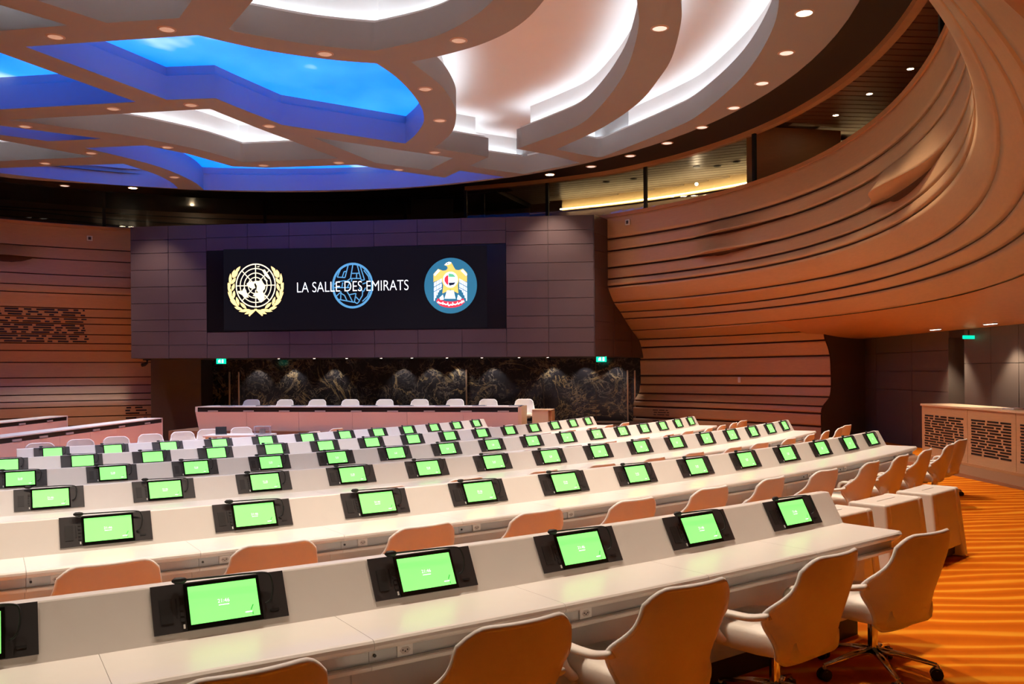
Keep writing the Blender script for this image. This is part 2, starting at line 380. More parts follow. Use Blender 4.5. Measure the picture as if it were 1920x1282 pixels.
for k, (t, L) in POLYS.items():
    if t == 's':
        big = offset_loop(L, 0.10)
        obj('sky_panel', curve_mesh('sky_panel', [big], ZB + .56, .02), M_sky, ceil, label='luminous sky ceiling panel')
        obj('sky_light_blocker', curve_mesh('sky_light_blocker', [offset_loop(L, 0.14)], ZB + .585, .02), M_upper, ceil)  # unseen cover added to keep the panel glow off the upper ceiling
        wl = MB(); n = len(L)
        up = offset_loop(L, 0.03)
        for i in range(n):
            p, q = up[i], up[(i + 1) % n]; d = (q - p)
            if d.length < 1e-4: continue
            nn = Vector((d.y, -d.x, 0)).normalized() * .015
            wl.quadbox((p.x, p.y, ZB + BH - .01), (q.x, q.y, ZB + BH - .01), (q.x, q.y, ZB + .56), (p.x, p.y, ZB + .56), nn)
        wl.build('sky_recess_trim', M_beam, ceil)
    else:
        st = MB(); n = len(L); a_ = offset_loop(L, 0.10); b_ = offset_loop(L, 0.15)
        st.add([(p.x, p.y, ZB + BH + .015) for p in a_] + [(p.x, p.y, ZB + BH + .015) for p in b_], [(i, (i + 1) % n, n + (i + 1) % n, n + i) for i in range(n)])
        st.build('cove_light_strip', M_strip, ceil)
        lp = MB(); u0 = offset_loop(L, 0.05); u1 = offset_loop(L, 0.075)
        for i in range(n):
            j = (i + 1) % n
            lp.add([(u0[i].x, u0[i].y, ZB + BH - .005), (u0[j].x, u0[j].y, ZB + BH - .005), (u0[j].x, u0[j].y, ZB + BH + .05), (u0[i].x, u0[i].y, ZB + BH + .05),
                    (u1[i].x, u1[i].y, ZB + BH - .005), (u1[j].x, u1[j].y, ZB + BH - .005), (u1[j].x, u1[j].y, ZB + BH + .05), (u1[i].x, u1[i].y, ZB + BH + .05)],
                   [(0, 1, 2, 3), (7, 6, 5, 4), (3, 2, 6, 7)])
        lp.build('cove_lip', M_upper, ceil)
        bw = MB(); w0 = offset_loop(L, 0.21)
        for i in range(n):
            p, q = w0[i], w0[(i + 1) % n]; d = q - p
            if d.length < 1e-3: continue
            bw.add([(p.x, p.y, ZB + BH - .01), (q.x, q.y, ZB + BH - .01), (q.x, q.y, ZB + .86), (p.x, p.y, ZB + .86)], [(0, 1, 2, 3)])
        bw.build('cove_back_wall', M_upper, ceil)

# recessed downlights
def lamp_meshes():
    r = MB(); k = 20
    for i in range(k):
        a, b = 2 * math.pi * i / k, 2 * math.pi * (i + 1) / k
        c = [(math.cos(a), math.sin(a)), (math.cos(b), math.sin(b))]
        r.add([(c[0][0] * .125, c[0][1] * .125, 0), (c[1][0] * .125, c[1][1] * .125, 0), (c[1][0] * .10, c[1][1] * .10, -.012), (c[0][0] * .10, c[0][1] * .10, -.012),
               (c[0][0] * .095, c[0][1] * .095, 0.0), (c[1][0] * .095, c[1][1] * .095, 0.0)], [(0, 3, 2, 1), (3, 4, 5, 2)])
    d = MB(); d.add([(0, 0, -.009)] + [(.096 * math.cos(2 * math.pi * i / k), .096 * math.sin(2 * math.pi * i / k), -.003) for i in range(k)],
                    [(0, (i + 1) % k + 1, i + 1) for i in range(k)])
    return r.me('trim_ring'), d
ring_me, disc_mb = lamp_meshes(); ring_me.materials.append(M_ring)
LENS = {'on': disc_mb.me('lens_on'), 'off': disc_mb.me('lens_off'), 'hot': disc_mb.me('lens_hot')}
for k, m in (('on', M_lens), ('off', M_lensoff), ('hot', M_lenshot)): LENS[k].materials.append(m)
def downlight(name, loc, kind, label, group, watt, cone=1.35, colr=(1.0, 0.80, 0.62), scale=1.0, cat='downlight'):
    e = empty(name, loc, label=label, category=cat, group=group); e.scale = (scale,) * 3
    obj('trim_ring', ring_me, None, e); obj('lens', LENS[kind], None, e)
    if watt:
        l = bpy.data.lights.new('lamp_light', 'SPOT'); l.energy = watt; l.color = colr; l.spot_size = cone; l.spot_blend = 0.6; l.shadow_soft_size = 0.09
        lo = bpy.data.objects.new('lamp_light', l); link(lo, e); lo.location = (0, 0, -.03)
    return e
DL = [((104, 69), 'off', 'beside the white triangular recess at the upper left'), ((313, 55), 'off', 'between the white hexagon recess and the large blue sky panel'),
      ((212, 204), 'off', 'below the left blue sky recess, left of two'), ((358, 197), 'off', 'above the bright white lens shaped recess, right of two'),
      ((47, 237), 'off', 'at the left edge between white and small blue recess'), ((313, 276), 'off', 'on the curved beam under the lens shaped white recess'),
      ((171, 287), 'off', 'on the beam crossing at the tip of the left white recess'), ((85, 306), 'off', 'under the left white recess above the lower blue lens'),
      ((327, 332), 'off', 'on the curved beam between the two lower blue recesses'), ((505, 236.5), 'off', 'on the diagonal beam below the large blue sky panel'),
      ((494, 310), 'off', 'on the beam below the corner of the lens shaped white recess'), ((634.5, 305), 'off', 'right of the lens shaped white recess tip'),
      ((747, 318), 'off', 'under the small white parallelogram recess'), ((824.6, 226), 'off', 'lower one on the beam curving round the large sky panel'),
      ((815, 285.6), 'off', 'right of the small white parallelogram recess'), ((609.5, 101), 'off', 'between the top white cove and the large sky panel'),
      ((860, 76), 'off', 'on the beam between the top white cove and the big white lobe'), ((797, 167), 'off', 'upper one on the beam curving round the large sky panel'),
      ((1237, 53), 'on', 'on the arched beam between the two white lobes')]
for (p, kd, lb) in DL:
    downlight('ceiling_downlight', PZ(p[0], p[1], ZB), kd, 'round recessed downlight ' + lb, 'recessed lights in the ceiling beams', SPOT if kd == 'on' else SPOT * .70, colr=(1.0, 0.92, 0.88))
RING = [((1474.7, 99), 'on'), ((1429, 156), 'on'), ((1376, 202), 'on'), ((1316, 238.5), 'on'), ((1251, 268), 'on'), ((1181.7, 292), 'on'), ((1108.5, 312), 'on')]
for i, (p, kd) in enumerate(RING):
    downlight('ceiling_downlight', PZ(p[0], p[1], ZB), kd, 'glowing round downlight on the outer ceiling ring, %s below the bright lamp at top right' % ORD[i],
              'recessed lights in the outer ceiling ring', SPOT)
downlight('ceiling_downlight', PZ(121, 348, ZB), 'on', 'flat glowing downlight on the far left of the outer ceiling ring', 'recessed lights in the outer ceiling ring', SPOT)
for p, lb in (((1508, 24), 'brilliant white-hot lamp at the top right of the ceiling ring'), ((1031, 327), 'brilliant white-hot lamp on the ceiling ring above the screen corner'),
              ((249, 352), 'brilliant white-hot lamp on the far left ceiling ring')):
    downlight('ring_lamp', PZ(p[0], p[1], ZB), 'hot', lb, 'bright lamps on the ceiling ring', LAMP, 1.6, (1.0, 0.80, 0.58), cat='lamp')
# the part of the ring above and behind the frame carries the same lamps
for i, d in enumerate((-28, -40, -52, -64, -78, -92, -108)):
    p = ring(RR - .55, math.radians(d), ZB)
    downlight('ceiling_downlight', p, 'on', 'round downlight on the ceiling ring above the frame, %s from the right' % ORD[i], 'recessed lights in the outer ceiling ring', SPOT * 1.1)
def in_hole(x, y):
    for _, L in POLYS.values():
        c = False; n = len(L)
        for i in range(n):
            a, b = L[i], L[i - 1]
            if (a.y > y) != (b.y > y) and x < (b.x - a.x) * (y - a.y) / (b.y - a.y) + a.x: c = not c
        if c: return True
    return False
cnt = 0
for x, y in ((-9.6, 10.2), (-8.4, 8.0), (-6.6, 7.9), (-4.8, 7.6), (-3.0, 7.4), (-1.2, 7.4), (-7.2, 6.0), (-5.0, 5.6)):  # unseen downlights added to brighten the left desk rows
    if in_hole(x, y): continue
    downlight('ceiling_downlight', (x, y, ZB), 'off', 'unseen added downlight above the upper left frame edge, %s from the left' % ORD[cnt], 'recessed lights in the ceiling beams', SPOT * .42, 1.6, (0.98, 0.93, 0.95)); cnt += 1

# ------------------------------------------------------------------ wood clad gallery front and wall on the right
GA = 0.0
UP = [  # dz above camera and traced line
 (3.837, [(1138.7, 405), (1184, 398), (1274, 379), (1300, 375), (1415, 343), (1513, 301), (1595, 259), (1660, 216), (1710, 174), (1752, 111), (1782, 43)]),
 (3.267, [(1138.7, 448.3), (1213.6, 437.3), (1304.9, 421.7), (1377.5, 404.6), (1466.4, 380), (1594.7, 320.3), (1706, 241.6), (1756, 182.6), (1803, 87.8)]),
 (2.964, [(1138.7, 471.3), (1213.6, 462), (1319, 443.7), (1412.6, 424.5), (1520, 392.9), (1578.3, 367.8), (1627, 341.6), (1748.6, 241.6), (1779.6, 196.6), (1812, 113.5)]),
 (2.557, [(1138.7, 502.2), (1255.8, 488.1), (1354, 471.3), (1520, 433.4), (1578.3, 408.7), (1630.7, 385.8), (1709.3, 335), (1793, 242), (1814.7, 187.2), (1822.9, 149.8)]),
 (2.281, [(1138.7, 523.2), (1307.2, 504.5), (1424.3, 484.2), (1520, 461.9), (1578.3, 441.5), (1709.3, 377.6), (1786, 301), (1813, 250), (1822.9, 201.3), (1826, 161.5)]),
 (2.086, [(1138.7, 538), (1307.2, 518.1), (1520, 481.8), (1594.7, 456.2), (1725.7, 390.7), (1805, 306), (1825.2, 250), (1829.4, 203.6), (1827.5, 166.2)]),
 (1.727, [(1150.4, 567.2), (1307.2, 553.2), (1424.3, 540.3), (1520, 525.1), (1611, 502.1), (1742.1, 453), (1824, 397.3), (1863.3, 331.7), (1874.4, 250), (1863.8, 191.9), (1840.4, 135.7), (1800.6, 63.2), (1763.2, 2.3)]),
 (1.514, [(1162, 584.8), (1330.6, 573.1), (1520, 550.4), (1643.8, 521.8), (1774.9, 479.2), (1856.8, 433.3), (1902.6, 380.9), (1918, 345), (1918.8, 234), (1901.3, 177.9), (1863.8, 105.3), (1793.6, 1.2)]),
 (1.352, [(1170.3, 597.7), (1330.6, 587.1), (1520, 568), (1643.8, 544), (1774.9, 510.3), (1873.1, 466), (1919, 434.9), (1920, 140.4), (1873.2, 65.5), (1824, 2.3)]),
 (1.077, [(1184.4, 619.2), (1330.6, 610.5), (1520, 597.7), (1643.8, 580.7), (1774.9, 556.2), (1873.1, 530), (1919, 514.5), (1920, 55), (1875.5, 1.2)]),
]
PHN = math.radians(-60)
def polar(p): return math.hypot(p.x - HC.x, p.y - HC.y), math.atan2(p.y - HC.y, p.x - HC.x)
TR = [[(polar(PZ(a, b, ZC + dz))[1], polar(PZ(a, b, ZC + dz))[0]) for a, b in pts] for dz, pts in UP]
def smoothfit(q, deg):
    x = np.array([p[0] for p in q]); y = np.array([p[1] for p in q]); return np.polyfit(x, y, deg)
D2R = math.pi / 180
POOL = sum(TR[:6], []) + [(-45 * D2R, 10.68), (-52 * D2R, 10.88), (-60 * D2R, 11.15)]
TAIL = {6: [(-60 * D2R, 11.50)], 7: [(-60 * D2R, 11.72)], 8: [(-35 * D2R, 11.05), (-60 * D2R, 11.90)], 9: [(-22 * D2R, 11.27), (-35 * D2R, 11.33), (-46 * D2R, 11.56), (-60 * D2R, 12.15)]}
COEF = [smoothfit(POOL, 6)] * 6 + [smoothfit(TR[k] + TAIL[k], 5) for k in (6, 7, 8, 9)]
GR = [(UP[k][0], None, None, max(p[0] for p in TR[k])) for k in range(10)]
def groove(k, ph): return float(np.polyval(COEF[k], min(ph, GR[k][3] + .03))), ZC + UP[k][0]
# lower wall: near cylinder round the same centre
LOW = [(13.95, [(1197.5, 636), (1398.8, 627.3), (1534.4, 619.2)]), (14.15, [(1207.3, 651.4), (1376.9, 644.8), (1547.5, 637.6)]), (14.30, [(1211.7, 674), (1376.9, 671), (1557.4, 666.3)]),
       (14.33, [(1211.7, 703.9), (1376.9, 703.5), (1557.4, 703.9)]), (14.33, [(1211.7, 720.8), (1398.8, 721.9), (1557.4, 724.3)]), (14.27, [(1208.4, 737.4), (1376.9, 740), (1551.9, 744.4)]),
       (14.05, [(1199.7, 750.5), (1376.9, 755.3), (1538.8, 761.5)]), (14.0, [(1198, 762.3), (1376.9, 768), (1537.7, 775.7)]), (14.0, [(1198, 782.7), (1355, 788.6), (1537.7, 800.2)]), (14.0, [(1198, 812), (1355, 822), (1537.7, 838)])]
LW = []
for r, pts in LOW:
    q = []
    for a, b in pts:
        x, k = ray(a, b)
        # (x t - hx)^2 + (t - hy)^2 = r^2
        A_ = x * x + 1; B_ = -2 * (x * HC.x + HC.y); C_ = HC.x ** 2 + HC.y ** 2 - r * r
        t = (-B_ + math.sqrt(B_ * B_ - 4 * A_ * C_)) / (2 * A_)
        q.append((math.atan2(t - HC.y, x * t - HC.x), ZC + k * t))
    q.sort(); LW.append((r, [x[0] for x in q], [x[1] for x in q]))
PH_END = sum(l[1][0] for l in LW[:6]) / 6
def low(k, ph):
    r, xs, zs = LW[k]; sl = (zs[-1] - zs[0]) / (xs[-1] - xs[0]); z = zs[0] + sl * (ph - xs[0])
    return r, z
BUMPS = [  # plank index, picture point, half width rad, depth
    (2, (1300, 470), .085, .26), (1, (1352, 436), .10, .20), (2, (1655, 362), .14, .36)]
def bump(k, ph, t):
    d = 0.0
    for kk, p, w, a in BUMPS:
        c = polar(PZ(p[0], p[1], ZC + UP[kk + 1][0]))[1]
        w_ = w * .55 if ph > c else w * 1.25
        g = math.exp(-((ph - c) / w_) ** 2 * 1.6)
        if k == kk: d -= a * g * (.22 + .78 * t)
        if k == kk + 1: d += .42 * a * g * (1 - t) ** 2
    return d
wall_r = empty('wall_right', ring(11, .5, 0), kind='structure', label='curved beech clad gallery front sweeping down into the wall')
bpy.context.view_layer.update()
OFF = Vector(wall_r.location)
def station(ph, lower):
    """profile points (r, z) from parapet top downwards"""
    pr = [groove(k, ph) for k in range(10)]
    if lower: pr += [low(k, ph) for k in range(10)]
    return pr
def cr(a, b, c, d, t):
    return 0.5 * (2 * b + (c - a) * t + (2 * a - 5 * b + 4 * c - d) * t * t + (3 * b - a - 3 * c + d) * t ** 3)
def plank(k, ph0, ph1, lower, n, gap=0.022, name='plank'):
    v = []; f = []; NT = 6
    for i in range(n + 1):
        ph = ph0 + (ph1 - ph0) * i / n
        pr = station(ph, lower); P = lambda j: pr[max(0, min(len(pr) - 1, j))]
        L = math.hypot(P(k + 1)[0] - P(k)[0], P(k + 1)[1] - P(k)[1]); e = min(.2, gap / max(L, .05))
        prof = []
        for j in range(NT + 1):
            t = e + (1 - 2 * e) * j / NT
            a, b, c, d = P(k - 1), P(k), P(k + 1), P(k + 2)
            if k == 0: a = (b[0], b[1] + .5)
            r = cr(a[0], b[0], c[0], d[0], t); z = cr(a[1], b[1], c[1], d[1], t)
            r = min(max(r, min(b[0], c[0]) - .06), max(b[0], c[0]) + .06)
            prof.append((r + (bump(k, ph, j / NT) if k < 9 else 0), z))
        v.append(ring(prof[0][0] + .07, ph, prof[0][1]) - OFF)
        v += [ring(a, ph, b) - OFF for a, b in prof]
        ret = .07 + (max(0, -bump(k, ph, 1)) + max(0, bump(k + 1, ph, 0)) if k < 9 else 0)
        v.append(ring(prof[-1][0] + ret, ph, prof[-1][1] + .02 * (ret > .08)) - OFF)
    m = NT + 3
    for i in range(n):
        for j in range(m - 1): f.append((i * m + j, i * m + j + 1, (i + 1) * m + j + 1, (i + 1) * m + j))
    me = mesh(name, v, f, True)
    fl = [True] * len(me.polygons)
    for i in range(n):
        fl[i * (m - 1)] = False; fl[i * (m - 1) + m - 2] = False
    me.polygons.foreach_set('use_smooth', fl)
    return obj(name, me, M_wood, wall_r)
for k in range(9):
    far = max(GR[k][3], GR[k + 1][3]) + .02
    plank(k, far, PHN, False, 150)
for k in range(9, 19):
    far = max(LW[min(k - 9, 9)][1][-1], GR[9][3]) + .012
    plank(k, far, PH_END, True, 24)
bk = MB(); NP = 90
for lower, p0, p1 in ((False, GR[5][3] + .02, PHN), (True, LW[5][1][-1] + .01, PH_END)):
    b0 = len(bk.v); cnt = 0
    for i in range(NP + 1):
        ph = p0 + (p1 - p0) * i / NP; pr = station(ph, lower); pr = pr if not lower else pr[8:]
        cnt = len(pr)
        bk.v += [ring(r + .05 + (.05 if k_ in (2, 3) else 0), ph, z) - OFF for k_, (r, z) in enumerate(pr)]
    for i in range(NP):
        for j in range(cnt - 1):
            if not lower and j >= 10: continue
            bk.f.append((b0 + i * cnt + j, b0 + i * cnt + j + 1, b0 + (i + 1) * cnt + j + 1, b0 + (i + 1) * cnt + j))
bk.build('groove_backing', M_woodback, wall_r)
# parapet rail on top of the gallery front
rl = MB(); pts = []
for i in range(121):
    ph = GR[0][3] + .02 + (PHN - GR[0][3] - .02) * i / 120; r, z = groove(0, ph)
    pts.append((r, z, ph))
b0 = 0
for r, z, ph in pts: rl.v += [ring(r - .035, ph, z - .05) - OFF, ring(r - .035, ph, z + .03) - OFF, ring(r + .12, ph, z + .03) - OFF, ring(r + .12, ph, z - .05) - OFF]
for i in range(120):
    for j in range(4): rl.f.append((i * 4 + j, i * 4 + (j + 1) % 4, i * 4 + 4 + (j + 1) % 4, i * 4 + 4 + j))
rl.build('parapet_rail', M_woodorange, wall_r)
# smooth soffit that runs on from the last groove towards the side wall
sf = MB(); NS = 80; NT = 10
XS = 8.12
for i in range(NS + 1):
    ph = PH_END + .03 + (PHN - PH_END - .03) * i / NS
    r0, z0 = groove(9, ph)
    r1 = (XS - HC.x) / math.cos(ph) if math.cos(ph) > .72 else 18.4; r1 = min(r1, 18.4); z1 = ZC + .72
    for j in range(NT + 1):
        t = j / NT
        sf.v.append(ring(r0 + (r1 - r0) * t, ph, z0 - .012 + (z1 - z0) * (1 - (1 - t) ** 2.2)) - OFF)
for i in range(NS):
    for j in range(NT): sf.f.append((i * (NT + 1) + j, i * (NT + 1) + j + 1, (i + 1) * (NT + 1) + j + 1, (i + 1) * (NT + 1) + j))
sf.build('gallery_soffit', M_woodorange, wall_r, smooth=True)
# end cap of the lower wall: return following its profile, shade put into its brown colour
cap = MB(); prof = [low(k, PH_END) for k in range(10)]
pro2 = [(groove(9, PH_END)[0], groove(9, PH_END)[1])] + prof
sm = [(p.x, p.y) for p in spline([(a, b, 0) for a, b in pro2], 5)]
for r, z in sm: cap.v += [ring(r + .0, PH_END - .002, z) - OFF, ring(16.3, PH_END - .002, z) - OFF]
for i in range(len(sm) - 1): cap.f.append((2 * i, 2 * i + 1, 2 * i + 3, 2 * i + 2))
cap.build('wall_end_return', M_brown, wall_r)
# perforated slots beside the marble
def slots(mb, place, rows, rng, w, gaps=(0.02, 0.05), lens=(0.05, 0.24), h=0.018):
    """place(s, z) -> (point, tangent, normal)"""
    for z in rows:
        s = rng.uniform(0, .04)
        while s < w - .05:
            L = min(rng.uniform(*lens), w - s)
            p0, n0 = place(s, z); p1, n1 = place(s + L, z)
            up_ = Vector((0, 0, h))
            mb.quadbox(p0 - up_ / 2, p1 - up_ / 2, p1 + up_ / 2, p0 + up_ / 2, n0 * .008)
            s += L + rng.uniform(*gaps)
rng = random.Random(3)
sl = MB()
def place_r(s, z):
    ph = LW[7][1][-1] - .03 - s / 14.0
    r = 14.0; n = (ring(0, 0) - ring(1, ph)); return ring(r - .004, ph, z) - OFF, n
z0 = low(7, LW[7][1][-1])[1]
slots(sl, place_r, [z0 - .08, z0 - .14, z0 - .20, z0 - .36, z0 - .42], rng, .50)
sl.build('air_slots', M_black, wall_r, kind='stuff')
# small fittings on the right wall
def plate(name, loc, nrm, w, h, d, m, label, cat, inner=None, group=None):
    nrm = Vector(nrm).normalized(); rz = math.atan2(nrm.y, nrm.x) - math.pi / 2
    e = empty(name, loc, rz, label=label, category=cat)
    if group: e['group'] = group
    MB().box(-w / 2, w / 2, 0, d, -h / 2, h / 2).build('housing', m, e, bevel=.006)
    if inner: MB().box(-w * .26, w * .26, d, d + .004, -h * .28, h * .28).build('lens', inner, e)
    return e
p = PZ(1193, 420, ZC + 3.60); ph = polar(p)[1]; r = groove(0, ph)[0]
plate('wall_sensor', ring(r - .02, ph, p.z), ring(-1, ph) - ring(0, 0), .13, .14, .03, M_sensor, 'small white wall sensor high on the curved beech wall by the screen', 'sensor', M_panelblk)
x, k = ray(1387, 712); ph = PH_END + .16
p = ring(14.33, .5)
A_ = x * x + 1; B_ = -2 * (x * HC.x + HC.y); C_ = HC.x ** 2 + HC.y ** 2 - 14.27 ** 2
t = (-B_ + math.sqrt(B_ * B_ - 4 * A_ * C_)) / (2 * A_); ph = math.atan2(t - HC.y, x * t - HC.x)
plate('wall_switch', (x * t, t, ZC + k * t), ring(-1, ph) - ring(0, 0), .075, .13, .03, M_sensor, 'small white switch plate on the lower beech wall', 'switch')

# ------------------------------------------------------------------ gallery behind the parapet, right side
ZT, ZH = ZC + 3.837, ZC + 4.86
gal = empty('wall_gallery', (4.5, 17, ZT), kind='structure', label='gallery behind the right parapet with slatted ceiling')
GO = Vector(gal.location)
PH_G0, PH_G1 = math.radians(70), math.radians(-45)
hd = MB(); nn = 90
def rpar(ph): return groove(0, min(ph, GR[0][3]))[0] if ph < GR[0][3] else float(np.interp(ph, [GR[0][3], 1.25], [groove(0, GR[0][3])[0], 11.6]))
for i in range(nn + 1):
    ph = PH_G0 + (PH_G1 - PH_G0) * i / nn; r = rpar(ph)
    hd.v += [ring(r, ph, ZH) - GO, ring(r, ph, ZH + .10) - GO, ring(r + .14, ph, ZH + .10) - GO, ring(r + .14, ph, ZH) - GO]
for i in range(nn):
    for j in range(4): hd.f.append((i * 4 + j, i * 4 + (j + 1) % 4, i * 4 + 4 + (j + 1) % 4, i * 4 + 4 + j))
hd.build('header_band', M_woodorange, gal)
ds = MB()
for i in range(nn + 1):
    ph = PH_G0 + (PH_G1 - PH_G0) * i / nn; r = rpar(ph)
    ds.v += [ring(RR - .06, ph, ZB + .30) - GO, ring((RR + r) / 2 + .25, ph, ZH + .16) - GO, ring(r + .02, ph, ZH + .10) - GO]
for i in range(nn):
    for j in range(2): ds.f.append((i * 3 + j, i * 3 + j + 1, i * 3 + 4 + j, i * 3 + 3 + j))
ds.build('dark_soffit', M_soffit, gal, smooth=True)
# slatted ceiling: boards run roughly along X, each a part
M_slatL = mat('grey_slat', (0.24, 0.20, 0.17), 0.40, noise=0.15, nscale=5)
M_slatR = mat('red_brown_slat', (0.28, 0.10, 0.045), 0.45, noise=0.12, nscale=5)
def slat_zone(phA, phB, m, name, count, ang, zz, rmax):
    c, s_ = math.cos(ang), math.sin(ang)
    for i in range(count):
        base = ring(rpar((phA + phB) / 2) + 2.1, (phA + phB) / 2, zz) + Vector((-s_, c, 0)) * (i * .26 - count * .13)
        keep = []
        for j in range(-60, 61):
            q = base + Vector((c, s_, 0)) * (j * .1); r, ph = polar(q)
            if phA <= ph <= phB and rpar(ph) + .13 < r < rmax: keep.append(j * .1)
            elif keep: break
        if len(keep) < 3: continue
        o = obj(name, MB().box(keep[0], keep[-1], -.112, .112, 0, .02).me(name), m, gal); o.location = base - GO; o.rotation_euler = (0, 0, ang)
ZS = ZC + 5.10
slat_zone(math.radians(29), math.radians(68), M_slatL, 'ceiling_slat', 56, math.radians(-22), ZS, 15.3)
slat_zone(math.radians(-30), math.radians(28), M_slatR, 'ceiling_slat', 60, math.radians(6), ZS + .03, 16.5)
cb = MB(); nn2 = 60
for i in range(nn2 + 1):
    ph = PH_G0 + (PH_G1 - PH_G0) * i / nn2; r = rpar(ph)
    cb.v += [ring(r + .1, ph, ZS + .06) - GO, ring(r + 5.5, ph, ZS + .06) - GO]
for i in range(nn2): cb.f.append((2 * i, 2 * i + 1, 2 * i + 3, 2 * i + 2))
cb.build('ceiling_backing', M_woodback, gal)
def arcwall(name, r, pa, pb, z0, z1, m, parent, off, n=40, th=.05):
    w = MB()
    for i in range(n + 1):
        ph = pa + (pb - pa) * i / n
        w.v += [ring(r, ph, z0) - off, ring(r, ph, z1) - off, ring(r + th, ph, z1) - off, ring(r + th, ph, z0) - off]
    for i in range(n):
        for j in range(4): w.f.append((i * 4 + j, i * 4 + (j + 1) % 4, i * 4 + 4 + (j + 1) % 4, i * 4 + 4 + j))
    w.f += [(0, 1, 2, 3), (n * 4 + 3, n * 4 + 2, n * 4 + 1, n * 4)]
    return w.build(name, m, parent)
M_cream = mat('cream_cove', (0.75, 0.60, 0.36), 0.6)
arcwall('cove_back', 15.35, math.radians(28), math.radians(64), ZC + 4.82, ZS + .05, M_cream, gal, GO)
arcwall('cove_strip', 15.20, math.radians(28), math.radians(64), ZC + 4.825, ZC + 4.855, M_warmstrip, gal, GO, th=.03)
arcwall('gallery_back', 15.5, math.radians(20), math.radians(70), ZT - .6, ZC + 4.82, M_darkwood, gal, GO)
arcwall('gallery_side_back', 16.6, math.radians(-45), math.radians(24), ZT - .6, ZS, M_darkwood, gal, GO)
arcwall('gallery_floor_edge', 13.0, math.radians(-45), math.radians(64), ZT - .7, ZT - .6, M_darkwood, gal, GO, th=3.6)
# partition that ends the glazed part
pa = Vector((4.93, 18.35, 0)); pb = Vector((7.05, 18.75, 0))
MB().quadbox((pa.x, pa.y, ZT - .3), (pb.x, pb.y, ZT - .3), (pb.x, pb.y, ZS), (pa.x, pa.y, ZS), (0.02, .08, 0)).build('partition', M_woodorange, gal).location = -GO
# glazing with dark mullions
def glaze(r_of, phs, z0, z1, parent, off, mname='mullion'):
    for ph in phs:
        r = r_of(ph); e = MB().box(-.03, .03, -.04, .04, z0, z1)
        o = e.build(mname, M_black, parent); o.location = ring(r, ph, 0) - off; o.rotation_euler = (0, 0, ph)
    for a, b in zip(phs[:-1], phs[1:]):
        g = MB(); n = 8
        for i in range(n + 1):
            ph = a + (b - a) * i / n; r = r_of(ph); g.v += [ring(r, ph, z0) - off, ring(r, ph, z1) - off]
        for i in range(n): g.f.append((2 * i, 2 * i + 1, 2 * i + 3, 2 * i + 2))
        g.build('glass_pane', M_glass, parent)
def ph_at(u, v, dz): return polar(PZ(u, v, ZC + dz))[1]
pm = [ph_at(1413, 344, 3.837), ph_at(1212, 394, 3.837), ph_at(1000, 410, 3.837) , math.radians(70)]
glaze(lambda ph: rpar(ph) + .05, pm, ZT - .02, ZH + .02, gal, GO)
pn = ph_at(1760, 90, 3.837)
o = MB().box(-.03, .03, -.04, .04, ZT, ZH).build('mullion', M_black, gal); o.location = ring(rpar(pn) + .05, pn) - GO; o.rotation_euler = (0, 0, pn)
for i, (u, v_) in enumerate(((1567, 216), (1630, 176), (1707, 129))):
    downlight('gallery_downlight', PZ(u, v_, ZS + .028), 'hot', 'small bright downlight in the red brown gallery ceiling, %s from the left' % ORD[i], 'lights in the open gallery ceiling', 18, scale=.55)
for i, (u, v_) in enumerate(((1137, 341), (1188, 335), (1306, 312), (1345, 311), (1381, 303))):
    q = PZ(u, v_, ZS); e = empty('ceiling_speaker', q, label='dark round fitting in the slatted gallery ceiling, %s from the left' % ORD[i], category='ceiling fitting', group='round fittings behind the gallery glass')
    MB().cyl(0, 0, -.015, 0, .09).build('ring', M_panelblk, e); MB().cyl(0, 0, -.02, -.014, .06).build('grille', M_black, e)
downlight('gallery_lamp', PZ(1306, 347, ZS - .22) , 'hot', 'bright lamp glowing behind the gallery glass', None, 25, scale=.5, cat='lamp') if False else None
# ------------------------------------------------------------------ screen bulkhead
BR = Vector((PY(1113.5, 535, 21.0).x, 21.0)); BL = Vector((PY(245, 545, 22.62).x, 22.62))
bd = (BR - BL); BWID = bd.length; bdir = bd / BWID; bnrm = Vector((bdir.y, -bdir.x))   # towards the room
def bp_(s, z, d=0.0): return Vector((BL.x + bdir.x * s + bnrm.x * d, BL.y + bdir.y * s + bnrm.y * d, z))
def b_of(u, v_):
    x, k = ray(u, v_)
    # BL + s*bdir = (x t, t)
    det = bdir.x * (-1) - bdir.y * (-x)
    # solve s*bdir.x - x t = -BL.x ; s*bdir.y - t = -BL.y
    s_ = (-BL.x * (-1) - (-x) * (-BL.y)) / det; t = (bdir.x * (-BL.y) - bdir.y * (-BL.x)) / det
    return s_, ZC + k * t
Z_T = (b_of(245, 425)[1] + b_of(1112, 402)[1]) / 2; Z_Bt = (b_of(246, 672)[1] + b_of(1116, 668)[1]) / 2
ztl, ztr = b_of(245, 425)[1], b_of(1112, 402)[1]; zbl, zbr = b_of(246, 672)[1], b_of(1116, 668)[1]
SX0, SZt = b_of(387, 470); SX1, SZt2 = b_of(948.5, 457); SZb = b_of(388, 622)[1]; SZb2 = b_of(949, 616)[1]
def zlerp(s, a, b): return a + (b - a) * s / BWID
bulk = empty('screen_bulkhead', bp_(BWID / 2, zbl), math.atan2(bdir.y, bdir.x), label='taupe tiled bulkhead box carrying the wide video screen', category='bulkhead')
bm_inv = (Matrix.Translation(bulk.location) @ Matrix.Rotation(math.atan2(bdir.y, bdir.x), 4, 'Z')).inverted()
def L2(p): return bm_inv @ Vector(p)
side_end = Vector((3.72, 24.1))
core = MB()
A = [bp_(0, zbl, -.03), bp_(BWID, zbr, -.03), bp_(BWID, ztr, -.03), bp_(0, ztl, -.03)]
